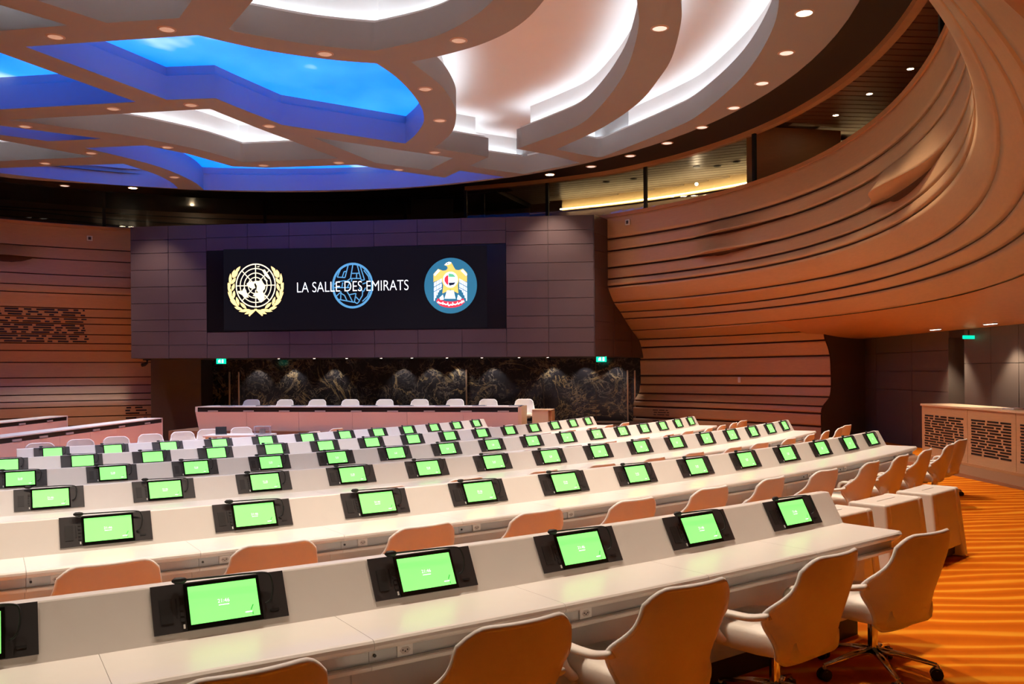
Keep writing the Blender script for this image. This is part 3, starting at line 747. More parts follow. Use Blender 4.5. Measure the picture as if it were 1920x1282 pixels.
B = [Vector((BL.x - .2, 25.4, zbl)), Vector((side_end.x, side_end.y, zbr)), Vector((side_end.x, side_end.y, ztr)), Vector((BL.x - .2, 25.4, ztl))]
core.add([L2(p) for p in A + B], [(0, 1, 2, 3), (7, 6, 5, 4), (0, 4, 5, 1), (1, 5, 6, 2), (2, 6, 7, 3), (3, 7, 4, 0)])
core.build('core', M_joint, bulk)
cs = [0, b_of(316, 550)[0], SX0] + [SX0 + (SX1 - SX0) * i / 7 for i in range(1, 7)] + [SX1, b_of(1028, 530)[0], BWID]
fr = [0.0, .105, .205, .333, .46, .585, .71, .797, .9, 1.0]
for ci in range(len(cs) - 1):
    for ri in range(9):
        s0, s1 = cs[ci], cs[ci + 1]; mid = (s0 + s1) / 2
        if SX0 - .01 < s0 and s1 < SX1 + .01:
            tf = (zlerp(mid, ztl, ztr) - (SZt + SZt2) / 2) / (Z_T - Z_Bt); bf = (zlerp(mid, ztl, ztr) - (SZb + SZb2) / 2) / (Z_T - Z_Bt)
            rows_ = [(0, .5 * tf), (.5 * tf, tf), (bf, (bf + 1) / 2), ((bf + 1) / 2, 1)]
            if ri >= 4: continue
            f0, f1 = rows_[ri]
        else: f0, f1 = fr[ri], fr[ri + 1]
        def zz(s_, fq): return zlerp(s_, ztl, ztr) * (1 - fq) + zlerp(s_, zbl, zbr) * fq
        g = .006; d = random.uniform(-.003, .003)
        a_ = L2(bp_(s0 + g, zz(s0, f1) + g, -.03)); b_ = L2(bp_(s1 - g, zz(s1, f1) + g, -.03)); c_ = L2(bp_(s1 - g, zz(s1, f0) - g, -.03)); d_ = L2(bp_(s0 + g, zz(s0, f0) - g, -.03))
        MB().quadbox(a_, b_, c_, d_, (0, -.03 + d, 0)).build('tile', M_tile, bulk)
sd = side_end - BR; 
for ci in range(3):
    for ri in range(8):
        a0, a1 = ci / 3, (ci + 1) / 3; g = .004
        q0 = BR + sd * (a0 + .003); q1 = BR + sd * (a1 - .003); z0_ = ztr + (zbr - ztr) * (ri + 1) / 8 + g; z1_ = ztr + (zbr - ztr) * ri / 8 - g
        nrm = Vector((sd.y, -sd.x, 0)).normalized() * .012
        MB().quadbox(L2((q0.x, q0.y, z0_)), L2((q1.x, q1.y, z0_)), L2((q1.x, q1.y, z1_)), L2((q0.x, q0.y, z1_)), (bm_inv.to_3x3() @ nrm)).build('side_tile', M_tile, bulk)
# small lights under the bulkhead edge
for i, u in enumerate((519, 586, 647, 712, 770, 836, 902, 972, 1026)):
    s_, z_ = b_of(u, 670)
    e = empty('bulkhead_spotlight', bp_(s_, zlerp(s_, zbl, zbr) - .0, -.12), label='tiny ceiling spotlight under the bulkhead edge, %s from the left' % ORD[i], category='spotlight', group='small lights under the bulkhead')
    MB().cyl(0, 0, -.02, 0, .035, 12).build('housing', M_ring, e); MB().cyl(0, 0, -.024, -.02, .026, 12).build('lens', M_white_emit, e)
    l = bpy.data.lights.new('lamp_light', 'SPOT'); l.energy = 26; l.color = (1.0, .86, .66); l.spot_size = 1.5; l.spot_blend = .6; l.shadow_soft_size = .03
    lo = bpy.data.objects.new('lamp_light', l); link(lo, e); lo.location = (0, 0, -.03)
# --- video screen
scr = empty('video_screen', bp_((SX0 + SX1) / 2, (SZt + SZb) / 2), math.atan2(bdir.y, bdir.x), label='wide black video screen with emblems and white lettering', category='screen')
s_inv = (Matrix.Translation(scr.location) @ Matrix.Rotation(math.atan2(bdir.y, bdir.x), 4, 'Z')).inverted()
def sc(u, v_):     # picture point -> screen-plane (x, z)
    s_, z_ = b_of(u, v_); q = s_inv @ bp_(s_, z_); return q.x, q.z
def flat(name, polys, m, depth, parent=scr):
    mb = MB()
    for P in polys:
        n = len(P)
        mb.add([(x_, depth, z_) for x_, z_ in P], [tuple(range(n))])
    return mb.build(name, m, parent)
def quadz(a, b, c, d): return [sc(*a), sc(*b), sc(*c), sc(*d)]
x0, z0 = sc(387, 470); x1, z1 = sc(948.5, 457); x2, z2 = sc(949, 616); x3, z3 = sc(388, 622)
MB().add([(x0, .035, z0), (x1, .035, z1), (x2, .035, z2), (x3, .035, z3), (x0, -.005, z0), (x1, -.005, z1), (x2, -.005, z2), (x3, -.005, z3)],
         [(3, 2, 1, 0), (4, 5, 6, 7), (0, 1, 5, 4), (1, 2, 6, 5), (2, 3, 7, 6), (3, 0, 4, 7)]).build('screen_body', M_scredge, scr)
flat('display', [quadz((419, 467.5), (913, 459.5), (914, 614.5), (420, 619.5))], M_scrblk, -.008)
def arcband(cx, cz, rx, rz, w, a0, a1, n=48):
    P = []
    for i in range(n + 1):
        a = a0 + (a1 - a0) * i / n; P.append((cx + (rx) * math.cos(a), cz + (rz) * math.sin(a)))
    out = []
    for i in range(n):
        a, b = a0 + (a1 - a0) * i / n, a0 + (a1 - a0) * (i + 1) / n
        out.append([(cx + rx * math.cos(a), cz + rz * math.sin(a)), (cx + rx * math.cos(b), cz + rz * math.sin(b)),
                    (cx + (rx - w) * math.cos(b), cz + (rz - w) * math.sin(b)), (cx + (rx - w) * math.cos(a), cz + (rz - w) * math.sin(a))])
    return out
def bar(a, b, w):
    d = Vector((b[0] - a[0], b[1] - a[1])); n = Vector((-d.y, d.x)).normalized() * w / 2
    return [(a[0] + n.x, a[1] + n.y), (b[0] + n.x, b[1] + n.y), (b[0] - n.x, b[1] - n.y), (a[0] - n.x, a[1] - n.y)]
# left emblem: polar globe between two branches (drawn in its own zoomed picture coordinates)
def e1(x_, y_): return sc(410 + x_ / 10.686, 480 + y_ / 10.686)
PXM = abs(sc(500, 540)[0] - sc(400, 540)[0]) / 100 / 10.686
cx, cz = e1(745, 590); ry = abs(e1(745, 150)[1] - cz); rx = abs(e1(345, 590)[0] - cx)
P = []
for fr_, w in ((1.0, 22), (.795, 18), (.59, 18), (.39, 16)): P += arcband(cx, cz, rx * fr_, ry * fr_, w * PXM, 0, 2 * math.pi)
for i in range(8):
    a = math.pi / 4 * i; P.append(bar((cx + rx * .2 * math.cos(a), cz + ry * .2 * math.sin(a)), (cx + rx * .99 * math.cos(a), cz + ry * .99 * math.sin(a)), 17 * PXM))
CONT = [[(560, 560), (620, 505), (680, 520), (745, 495), (800, 500), (850, 490), (900, 540), (940, 590), (930, 660), (890, 700), (905, 760), (930, 830), (900, 900), (850, 935), (800, 880), (770, 820), (690, 800), (720, 740), (800, 730), (760, 690), (770, 600), (740, 540), (715, 560), (740, 640), (690, 660), (640, 640), (590, 600)],
        [(390, 700), (470, 700), (515, 630), (560, 690), (565, 760), (610, 830), (560, 835), (470, 780), (400, 740)], [(870, 280), (930, 270), (990, 370), (1040, 440), (1010, 460), (940, 400)],
        [(900, 450), (950, 460), (990, 500), (960, 510)], [(760, 215), (825, 200), (810, 225)], [(925, 800), (960, 780), (960, 830)]]
P2 = [[e1(*q) for q in c] for c in CONT]
def leaf(a, b, w):      # pointed leaf from a (base) to b (tip)
    d = Vector((b[0] - a[0], b[1] - a[1])); n = Vector((-d.y, d.x)).normalized() * w
    out = []
    for t, k in ((0, .12), (.25, .8), (.5, 1), (.75, .7), (1, 0)): out.append((a[0] + d.x * t + n.x * k, a[1] + d.y * t + n.y * k))
    for t, k in ((.75, .7), (.5, 1), (.25, .8), (0, .12)): out.append((a[0] + d.x * t - n.x * k, a[1] + d.y * t - n.y * k))
    return out
LV = [((330, 345), (440, 205)), ((275, 425), (325, 270)), ((290, 440), (392, 318)), ((235, 580), (240, 345)), ((260, 560), (348, 430)), ((235, 640), (190, 530)), ((270, 700), (320, 545)), ((265, 775), (185, 600)),
      ((300, 850), (318, 690)), ((300, 890), (185, 715)), ((350, 930), (215, 860 - 40)), ((410, 990), (355, 815)), ((400, 1010), (230, 880)), ((560, 1055), (430, 930)), ((480, 1070), (315, 1020)), ((640, 1075), (405, 1110)), ((720, 1080), (520, 1165))]
P3 = []
for a, b in LV:
    P3.append(leaf(e1(*a), e1(*b), 30 * PXM)); P3.append(leaf(e1(1490 - a[0], a[1] - 3), e1(1490 - b[0], b[1] - 3), 30 * PXM))
P3 += [bar(e1(745, 1065), e1(610, 1195), 34 * PXM), bar(e1(745, 1065), e1(885, 1190), 34 * PXM)]
flat('globe_emblem', P, M_goldL, -.012); flat('continent_marks', P2, M_goldL, -.013); flat('olive_branches', P3, M_gold, -.012)
# middle emblem: steel blue globe of line work, and the lettering
def e2(x_, y_): return sc(600 + x_ / 11.658, 480 + y_ / 11.658)
PX2 = PXM * 10.686 / 11.658
cx, cz = e2(715, 645); ry = abs(e2(715, 145)[1] - cz); rx = abs(e2(265, 645)[0] - cx)
P = arcband(cx, cz, rx, ry, 46 * PX2, 0, 2 * math.pi)
for L in [[(460, 270), (380, 460), (550, 470), (620, 195)], [(490, 460), (530, 340), (580, 335)], [(720, 190), (670, 490), (600, 540)], [(665, 490), (890, 490)], [(700, 380), (860, 375)], [(805, 380), (800, 490)], [(815, 190), (905, 530), (975, 520), (885, 230)],
          [(700, 500), (690, 560)], [(310, 620), (400, 560), (530, 540), (660, 560)], [(300, 690), (650, 690)], [(500, 580), (480, 690)], [(640, 600), (600, 690)], [(460, 770), (455, 950)], [(350, 890), (440, 800), (540, 860), (590, 970)], [(400, 945), (750, 1010)],
          [(590, 770), (640, 850), (710, 990)], [(640, 845), (790, 815), (755, 1000), (815, 1040), (870, 975), (785, 890)], [(870, 960), (930, 860), (935, 760)], [(960, 310), (1060, 440), (1090, 560)], [(1085, 760), (1040, 880), (930, 990)], [(930, 610), (1020, 580)], [(860, 690), (950, 780), (1000, 690)]]:
    for a, b in zip(L[:-1], L[1:]): P.append(bar(e2(*a), e2(*b), 22 * PX2))
flat('line_globe', P, M_globe, -.011)
def text_mesh(name, body, width, center, m, parent, depth, thick=0.0):
    cu = bpy.data.curves.new(name, 'FONT'); cu.body = body; cu.size = 1; cu.align_x = 'CENTER'; cu.align_y = 'CENTER'; cu.offset = -0.012
    t = bpy.data.objects.new(name, cu); col.objects.link(t); bpy.context.view_layer.update()
    me = bpy.data.meshes.new_from_object(t.evaluated_get(bpy.context.evaluated_depsgraph_get()))
    bpy.data.objects.remove(t); bpy.data.curves.remove(cu)
    xs = [q.co.x for q in me.vertices]; ys = [q.co.y for q in me.vertices]; sx = width / (max(xs) - min(xs))
    return me, sx, (max(xs) + min(xs)) / 2, (max(ys) + min(ys)) / 2, max(ys) - min(ys)
ta, tb = sc(557.5, 540), sc(766, 534)
me, sx, mx_, my_, hh = text_mesh('lettering', 'LA SALLE DES EMIRATS', tb[0] - ta[0], None, M_text, scr, 0)
sz = abs(sc(660, 546.5)[1] - sc(660, 527.5)[1]) / hh
tilt = (tb[1] - ta[1]) / (tb[0] - ta[0]); cxm, czm = (ta[0] + tb[0]) / 2, (sc(557.5, 538.5)[1] + sc(766, 534.5)[1]) / 2
for q in me.vertices:
    x_, y_ = (q.co.x - mx_) * sx, (q.co.y - my_) * sz; q.co = (cxm + x_, -.014, czm + y_ + tilt * x_ * 0.3)
me.materials.clear(); obj('lettering', me, M_text, scr)
# right emblem: bird crest on a teal disc
def e3(x_, y_): return sc(780 + x_ / 9.8615, 470 + y_ / 9.8615)
PX3 = PXM * 10.686 / 9.8615
cx, cz = e3(640, 645); rx = abs(e3(155, 645)[0] - cx); rz = abs(e3(640, 130)[1] - cz)
def disc(cx, cz, rx, rz, n=48): return [(cx + rx * math.cos(2 * math.pi * i / n), cz + rz * math.sin(2 * math.pi * i / n)) for i in range(n)]
flat('crest_disc', [disc(cx, cz, rx, rz)], M_teal, -.010)
body = [(525, 265), (560, 225), (610, 203), (655, 215), (690, 280), (730, 350), (790, 360), (870, 330), (945, 410), (945, 580), (800, 520), (775, 640), (785, 790), (640, 720), (490, 790), (505, 640), (470, 520), (325, 580), (325, 430), (410, 335), (500, 370), (560, 360), (590, 320), (575, 285)]
flat('crest_bird', [[e3(*q) for q in body]], M_falcon, -.012)
fth = []; dk = []
for sgn in (1, -1):
    X = lambda x_: 640 + sgn * (x_ - 640)
    for i in range(6):
        xx = 335 + i * 25; y0_ = 590 - i * 14; ln = 930 - i * 52
        for a, b in ((y0_, y0_ + 75), (y0_ + 88, y0_ + 160), (y0_ + 172, max(ln, y0_ + 200))):
            fth.append([e3(X(xx), a), e3(X(xx + 18), a - 6), e3(X(xx + 18), b - 10), e3(X(xx), b)])
    fth.append([e3(X(330), 440), e3(X(410), 345), e3(X(450), 370), e3(X(350), 470)])
    for y_ in (880,): fth.append([e3(X(435), 870), e3(X(500), 810), e3(X(520), 900), e3(X(455), 910)])
for i in range(7):
    a = 530 + i * 30; b = 575 + i * 18; fth.append([e3(a, 885), e3(b, 735), e3(b + 15, 735), e3(a + 24, 890)])
fth.append([e3(528, 265), e3(560, 228), e3(610, 205), e3(655, 215), e3(640, 245), e3(575, 268)])
flat('crest_feathers', fth, M_feather, -.014)
flat('crest_eye', [disc(*e3(588, 238), 9 * PX3, 9 * PX3, 10)], M_ink, -.016)
cxx, czz = e3(638, 535)
flat('crest_roundel', [disc(cxx, czz, 128 * PX3, 135 * PX3)], M_feather, -.015)
def dclip(x0_, x1_, y0_, y1_):
    q = [(x_, y_) for x_, y_ in [(x0_, y0_), (x1_, y0_), (x1_, y1_), (x0_, y1_)]]; return [e3(*p_) for p_ in q]
flat('crest_flag_red', [[e3(600, 450), e3(600, 640), e3(560, 610), e3(530, 560), e3(530, 510), e3(560, 465)]], M_red, -.017)
flat('crest_flag_green', [[e3(605, 420), e3(690, 432), e3(735, 485), e3(605, 485)]], M_green2, -.017)
flat('crest_flag_black', [[e3(605, 592), e3(735, 585), e3(700, 630), e3(620, 648)]], M_ink, -.017)
rb = [(375, 940), (405, 880), (480, 915), (560, 935), (640, 940), (720, 935), (800, 915), (875, 880), (905, 950), (830, 1015), (740, 1045), (640, 1055), (540, 1045), (450, 1015)]
flat('crest_ribbon', [[e3(*q) for q in rb]], M_red, -.013)
sq = []
for a, b in zip([(395, 950), (430, 955), (450, 975), (480, 965), (500, 990), (530, 975), (550, 1000), (590, 985), (610, 1020), (650, 990), (670, 1010), (700, 985), (730, 1000), (760, 975), (790, 985), (820, 955), (850, 965), (880, 920)],
                [(430, 955), (450, 975), (480, 965), (500, 990), (530, 975), (550, 1000), (590, 985), (610, 1020), (650, 990), (670, 1010), (700, 985), (730, 1000), (760, 975), (790, 985), (820, 955), (850, 965), (880, 920), (885, 950)]):
    sq.append(bar(e3(*a), e3(*b), 17 * PX3))
for x_, y_ in ((415, 935), (500, 945), (590, 955), (680, 955), (770, 945), (845, 920)): sq.append(bar(e3(x_, y_), e3(x_ + 4, y_ + 36), 15 * PX3))
flat('crest_script', sq, M_text, -.018)

# ------------------------------------------------------------------ marble wall under the bulkhead, with doors and lamps
MR = Vector((3.74, 24.05)); ML = Vector((PY(372, 720, 25.6).x, 25.6)); md = MR - ML; MWID = md.length; mdir = md / MWID; mnr = Vector((mdir.y, -mdir.x))
mw = empty('wall_front', (ML.x, ML.y, 0), math.atan2(mdir.y, mdir.x), kind='structure', label='dark veined marble wall below the bulkhead')
npan = 9
for i in range(npan):
    a, b = MWID * i / npan, MWID * (i + 1) / npan
    MB().box(a + .004, b - .004, 0, .05, -.32, 2.4).build('marble_slab', M_marble, mw)
def m_of(u, v_):
    x, k = ray(u, v_)
    det = mdir.x * (-1) - mdir.y * (-x)
    s_ = (ML.x * 1 - x * ML.y) / det; t = (mdir.x * (-ML.y) - mdir.y * (-ML.x)) / det
    return s_, ZC + k * t
for i, u in enumerate((485, 552, 628, 757, 811, 861, 926, 1038, 1098, 1156)):
    s_, z_ = m_of(u, 690)
    q = Vector((ML.x + mdir.x * s_ + mnr.x * .30, ML.y + mdir.y * s_ + mnr.y * .30, min(zbl, zbr) - .005))
    e = empty('wall_washer', q, label='small spotlight grazing the marble wall, %s from the left' % ORD[i], category='spotlight', group='wall washers over the marble')
    MB().cyl(0, 0, -.03, 0, .045, 14).build('housing', M_black, e)
    l = bpy.data.lights.new('lamp_light', 'SPOT'); l.energy = 13; l.color = (1.0, 0.92, 0.82); l.spot_size = 1.5; l.spot_blend = 0.5; l.shadow_soft_size = .02
    lo = bpy.data.objects.new('lamp_light', l); link(lo, e); lo.location = (0, 0, -.04); lo.rotation_euler = (math.radians(16), 0, math.atan2(mdir.y, mdir.x))
for i, (u, va, vb, lb) in enumerate(((432, 697, 757, 'left one of the two door bars behind the left end of the podium'), (449.5, 697, 757, 'right one of the two door bars behind the left end of the podium'),
        (875, 693, 757, 'single door bar behind the podium centre right'), (1176.5, 694, 800, 'left one of the two tall door bars beside the beech wall'), (1190, 694, 800, 'right one of the two tall door bars beside the beech wall'))):
    s_, za = m_of(u, va); _, zb_ = m_of(u, max(vb, 800))
    e = empty('door_bar', (ML.x + mdir.x * s_, ML.y + mdir.y * s_, 0), math.atan2(mdir.y, mdir.x), label='bronze ' + lb, category='door handle', group='long handles on the marble doors')
    MB().box(-.022, .022, -.075, -.045, zb_, za).build('bar', M_brass, e, bevel=.006)
    for zq in (zb_ + .12, za - .12): MB().box(-.01, .01, -.05, 0, zq - .01, zq + .01).build('fixing', M_brass, e)
def exit_sign(u, v_, Y, w, label, depth=.05):
    q = PY(u, v_, Y); e = empty('exit_sign', q, math.radians(-8), label=label, category='exit sign')
    MB().box(-w / 2, w / 2, 0, depth, -.07, .07).build('box', M_exit, e)
    man = MB(); d = -.006
    man.add([(-.07, d, -.04), (-.045, d, -.04), (-.03, d, 0), (-.02, d, -.045), (0, d, -.045), (-.01, d, .01), (.0, d, .03), (-.03, d, .045), (-.07, d, .02)], [tuple(range(9))])
    man.add([(.03, d, -.045), (.075, d, -.045), (.075, d, .045), (.03, d, .045)], [(0, 1, 2, 3)])
    man.build('pictogram', M_exitw, e)
    MB().box(-.01, .01, .01, .03, .07, .13).build('hanger', M_black, e)
exit_sign(414, 677, 23.2, .25, 'lit green exit sign hanging left under the bulkhead')
exit_sign(1127.5, 673, 21.6, .25, 'lit green exit sign hanging under the right corner of the bulkhead')
# ------------------------------------------------------------------ brown column and left beech wall
colm = MB(); q0 = PY(283, 720, 24.6); q1 = PY(377, 720, 24.6)
colm.box(q0.x, q1.x, 24.6, 25.6, -.32, 2.35)
o = colm.build('wall_pier', M_brown); o['kind'] = 'structure'; o['label'] = 'dark brown pier between beech wall and marble'
for i in range(2):
    pass
YL = 24.0; LPH = polar(PY(243, 430, YL))
wl_ = empty('wall_left', (-12, 23.5, 0), kind='structure', label='beech clad wall on the left with perforated planks')
WO = Vector(wl_.location)
LG = [(0, 416, 243, 430, 12.8), (0, 458.3, 243, 469, 12.78), (0, 480.3, 243, 491, 12.76), (0, 511.2, 243, 518.8, 12.72), (0, 532, 243, 538.7, 12.70), (0, 546.7, 243, 552.4, 12.75), (0, 574.7, 243, 579.9, 12.95),
      (0, 592, 243, 595.6, 13.08), (0, 605, 243, 608, 13.2), (0, 625.4, 243, 627.5, 13.34), (0, 642.6, 243, 644.3, 13.46), (0, 657, 243, 657.5, 13.58), (0, 679.3, 287, 679, 13.72), (0, 708, 287, 707, 13.75),
      (0, 724, 287, 722, 13.72), (0, 740.7, 287, 737.3, 13.60), (0, 753.2, 286, 750, 13.50), (0, 764.4, 284, 760.8, 13.45), (0, 783, 284, 780, 13.45), (0, 800, 284, 797, 13.45), (0, 830, 284, 825, 13.45)]
def cylhit(u, v_, r):
    x, k = ray(u, v_); A_ = x * x + 1; B_ = -2 * (x * HC.x + HC.y); C_ = HC.x ** 2 + HC.y ** 2 - r * r
    t = (-B_ + math.sqrt(B_ * B_ - 4 * A_ * C_)) / (2 * A_); return math.atan2(t - HC.y, x * t - HC.x), ZC + k * t
LGC = []
for (ua, va, ub, vb, r) in LG:
    pa_, za = cylhit(ua, va, r); pb_, zb_ = cylhit(ub, vb, r); LGC.append((r, (za + zb_) / 2, min(pb_, pa_)))
PHL1 = math.radians(150)
def lplank(k, n=40):
    v = []; f = []; NT = 5
    P = lambda j: LGC[max(0, min(len(LGC) - 1, j))]
    a, b, c, d = P(k - 1), P(k), P(k + 1), P(k + 2); ph0 = math.radians(110.0) if k < 11 else cylhit(287 if k < 15 else 284, 720, b[0])[0]
    if k < 11: ph0 = cylhit(262, 500, b[0])[0]
    for i in range(n + 1):
        ph = ph0 + (PHL1 - ph0) * i / n; prof = []
        L = max(.05, abs(b[1] - c[1])); e = min(.2, .014 / L)
        for j in range(NT + 1):
            t = e + (1 - 2 * e) * j / NT
            r = cr(a[0], b[0], c[0], d[0], t); z = b[1] + (c[1] - b[1]) * t
            g = 0
            if k == 1: g = -.22 * math.exp(-((ph - math.radians(127.5)) / .05) ** 2) * (j / NT)
            if k == 2: g = .10 * math.exp(-((ph - math.radians(127.5)) / .05) ** 2) * (1 - j / NT) ** 2
            prof.append((r + g, z))
        v.append(ring(prof[0][0] + .06, ph, prof[0][1]) - WO); v += [ring(x_, ph, z_) - WO for x_, z_ in prof]; v.append(ring(prof[-1][0] + .06, ph, prof[-1][1]) - WO)
    m = NT + 3
    for i in range(n):
        for j in range(m - 1): f.append((i * m + j, (i + 1) * m + j, (i + 1) * m + j + 1, i * m + j + 1))
    obj('plank', mesh('plank', v, f), M_wood, wl_)
for k in range(len(LGC) - 1): lplank(k)
bkl = MB(); n = 40
for i in range(n + 1):
    ph = cylhit(281, 600, 13)[0] + (PHL1 - cylhit(281, 600, 13)[0]) * i / n
    bkl.v += [ring(r + .045, ph, z) - WO for r, z, _ in LGC]
c_ = len(LGC)
for i in range(n):
    for j in range(c_ - 1): bkl.f.append((i * c_ + j, (i + 1) * c_ + j, (i + 1) * c_ + j + 1, i * c_ + j + 1))
bkl.build('groove_backing', M_woodback, wl_)
rng = random.Random(11)
sll = MB()
def slot_left(k, us, n):
    r0, z0, _ = LGC[k]; r1, z1, _ = LGC[k + 1]
    for row in range(n):
        t = (row + .75) / (n + .5); z = z0 + (z1 - z0) * t; r = r0 + (r1 - r0) * t - .012
        u = us[0] + rng.uniform(0, 6)
        while u < us[1]:
            L = rng.choice((9, 14, 20, 26, 34)); ub = min(u + L, us[1] + rng.uniform(-3, 3))
            pa_, _ = cylhit(u, 600, r); pb_, _ = cylhit(ub, 600, r)
            a = ring(r, pa_, z) - WO; b = ring(r, pb_, z) - WO; h_ = Vector((0, 0, .021))
            sll.quadbox(a - h_, b - h_, b + h_, a + h_, (ring(.012, (pa_ + pb_) / 2) - ring(0, 0)))
            u = ub + rng.uniform(5, 14)
slot_left(6, (-40, 158), 3); slot_left(7, (-40, 160), 2); slot_left(8, (-40, 160), 4); slot_left(9, (-40, 165), 3)
slot_left(17, (233, 274), 3); slot_left(18, (233, 274), 2)
sll.build('air_slots', M_black, wl_, kind='stuff')
arcwall('parapet_rail', 12.74, cylhit(256, 430, 12.8)[0], PHL1, LGC[0][1] - .03, LGC[0][1] + .05, M_woodorange, wl_, WO, th=.16)
pp, zz_ = cylhit(168, 447, 12.78)
plate('wall_sensor', ring(12.77, pp, zz_), ring(-1, pp) - ring(0, 0), .14, .14, .03, M_sensor, 'small white wall sensor high on the left beech wall', 'sensor', M_panelblk)
q = PY(276, 682, 23.0); e = empty('dome_camera', q, label='black dome camera under the left end of the bulkhead', category='camera')
MB().tube([(0, 0, .09), (0, 0, .03), (-.05, -.04, -.02), (-.10, -.10, -.03)], [.03, .03, .045, .05], 10).build('body', M_black, e, smooth=True); MB().box(-.1, .1, -.03, .03, .09, .12).build('mount', M_black, e)
# dark glazed gallery above the left wall and behind the screen
gl = empty('wall_back', (-6, 25, 5.4), kind='structure', label='dark glazed gallery above the screen'); LO = Vector(gl.location)
ZL = LGC[0][1]
PA, PB = math.radians(68), math.radians(152)
arcwall('back_panel', 15.4, PA, PB, ZL - .5, ZH + .45, M_darkwood, gl, LO)
def wavy(z, amp, seed):
    w = MB(); n = 90; rg = random.Random(seed); ph_ = rg.uniform(0, 6)
    for i in range(n + 1):
        ph = PA + (PB - PA) * i / n; zz_ = z + amp * math.sin(9 * ph + ph_) * math.exp(-((ph - math.radians(115 + seed * 4)) / .2) ** 2) ; w.v += [ring(15.36, ph, zz_) - LO, ring(15.36, ph, zz_ + .03) - LO]
    for i in range(n): w.f.append((2 * i, 2 * i + 1, 2 * i + 3, 2 * i + 2))
    w.build('relief_line', M_black, gl)
for i in range(6): wavy(ZL - .1 + i * .19, .10, i)
arcwall('top_band', 12.9, PA, PB, ZH + .14, ZH + .5, M_black, gl, LO, th=2.6)
arcwall('inner_floor', 12.9, PA, PB, ZL - .5, ZL - .4, M_darkwood, gl, LO, th=2.5)
gphs = [math.radians(148), cylhit(195, 400, 12.95)[0], cylhit(497, 400, 12.95)[0], cylhit(760, 390, 12.95)[0], math.radians(70)]
glaze(lambda ph: 12.95, gphs, ZL - .05, ZH + .16, gl, LO)
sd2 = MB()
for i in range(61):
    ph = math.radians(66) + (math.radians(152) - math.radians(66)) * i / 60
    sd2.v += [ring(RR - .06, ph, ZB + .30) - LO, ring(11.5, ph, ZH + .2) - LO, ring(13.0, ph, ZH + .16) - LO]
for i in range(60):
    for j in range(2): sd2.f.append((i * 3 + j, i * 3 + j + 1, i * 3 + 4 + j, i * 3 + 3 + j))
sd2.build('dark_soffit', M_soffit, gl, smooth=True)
pq = cylhit(800, 385, 13.1); MB().box(-.45, .75, 0, .2, ZL - .4, ZH + .3).build('brown_pier', M_brown, gl).location = ring(13.1, pq[0]) - LO
for u, v_, lb in ((360, 381, 'small bright lamp glowing behind the dark left gallery glass'), (1306, 345, 'bright lamp glowing behind the lit gallery glass')):
    r_ = 14.2; ph, z_ = cylhit(u, v_, r_)
    e = empty('gallery_lamp', ring(r_, ph, z_), label=lb, category='lamp')
    me_ = MB().tube([(0, 0, -.035), (0, 0, -.03), (0, 0, 0), (0, 0, .03), (0, 0, .035)], [.012, .03, .042, .03, .012], 12).build('bulb', M_lenshot, e, smooth=True)
    MB().cyl(0, 0, .035, .06, .02, 10).build('holder', M_black, e)
    l = bpy.data.lights.new('lamp_light', 'POINT'); l.energy = 6; l.color = (1.0, .72, .42); l.shadow_soft_size = .05
    lo = bpy.data.objects.new('lamp_light', l); link(lo, e); lo.location = (0, 0, -.12)

# ------------------------------------------------------------------ recess on the right: side wall, console parapet
sw = empty('wall_side', (XS + .1, 18, 0), kind='structure', label='dark brown panelled side wall under the gallery'); SO = Vector(sw.location)
def ywall(y0, y1, z0, z1, x_, m, name, th=.05, parent=sw, off=None):
    o = MB().box(x_, x_ + th, y0, y1, z0, z1).build(name, m, parent); o.location = -(off or SO); return o
ey = lambda u: XS / ray(u, 700)[0]
cols = [ey(1556) , ey(1640), ey(1707), ey(1777)]
zs_ = [-.3, 1.1, 1.49, 1.88, 2.30]
for a, b in zip(cols[:-1], cols[1:]):
    for c, d in zip(zs_[:-1], zs_[1:]): ywall(b + .006, a - .006, c + .005, d - .005, XS + .03, M_brown, 'wall_panel')
ywall(ey(1777), 23.5, -.3, 2.35, XS + .08, M_joint, 'panel_backing')
dy0, dy1 = ey(1807), ey(1777)
o = MB().box(XS + .45, XS + .5, dy0, dy1, -.2, 2.1).build('door_1', M_brown); o['kind'] = 'structure'; o['label'] = 'recessed brown door in the side wall'
MB().box(XS + .44, XS + .45, dy0 + .2, dy0 + .3, 1.7, 1.85).build('door_sign', M_grey, o)
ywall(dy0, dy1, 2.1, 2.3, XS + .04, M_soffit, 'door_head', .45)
o = MB().box(XS, XS + .5, dy1 - .03, dy1, -.2, 2.1).build('door_reveal', M_brown, sw); o.location = -SO
c2 = [ey(1807), ey(1857), ey(1909), 12.2, 10.6, 9.0, 7.4]
for a, b in zip(c2[:-1], c2[1:]):
    for c, d in zip((-.3, 1.62), (1.62, 2.3)): ywall(b + .006, a - .006, c + .005, d - .005, XS + .01, M_brown, 'wall_panel')
ywall(7.4, ey(1807), -.3, 2.3, XS + .06, M_joint, 'panel_backing')
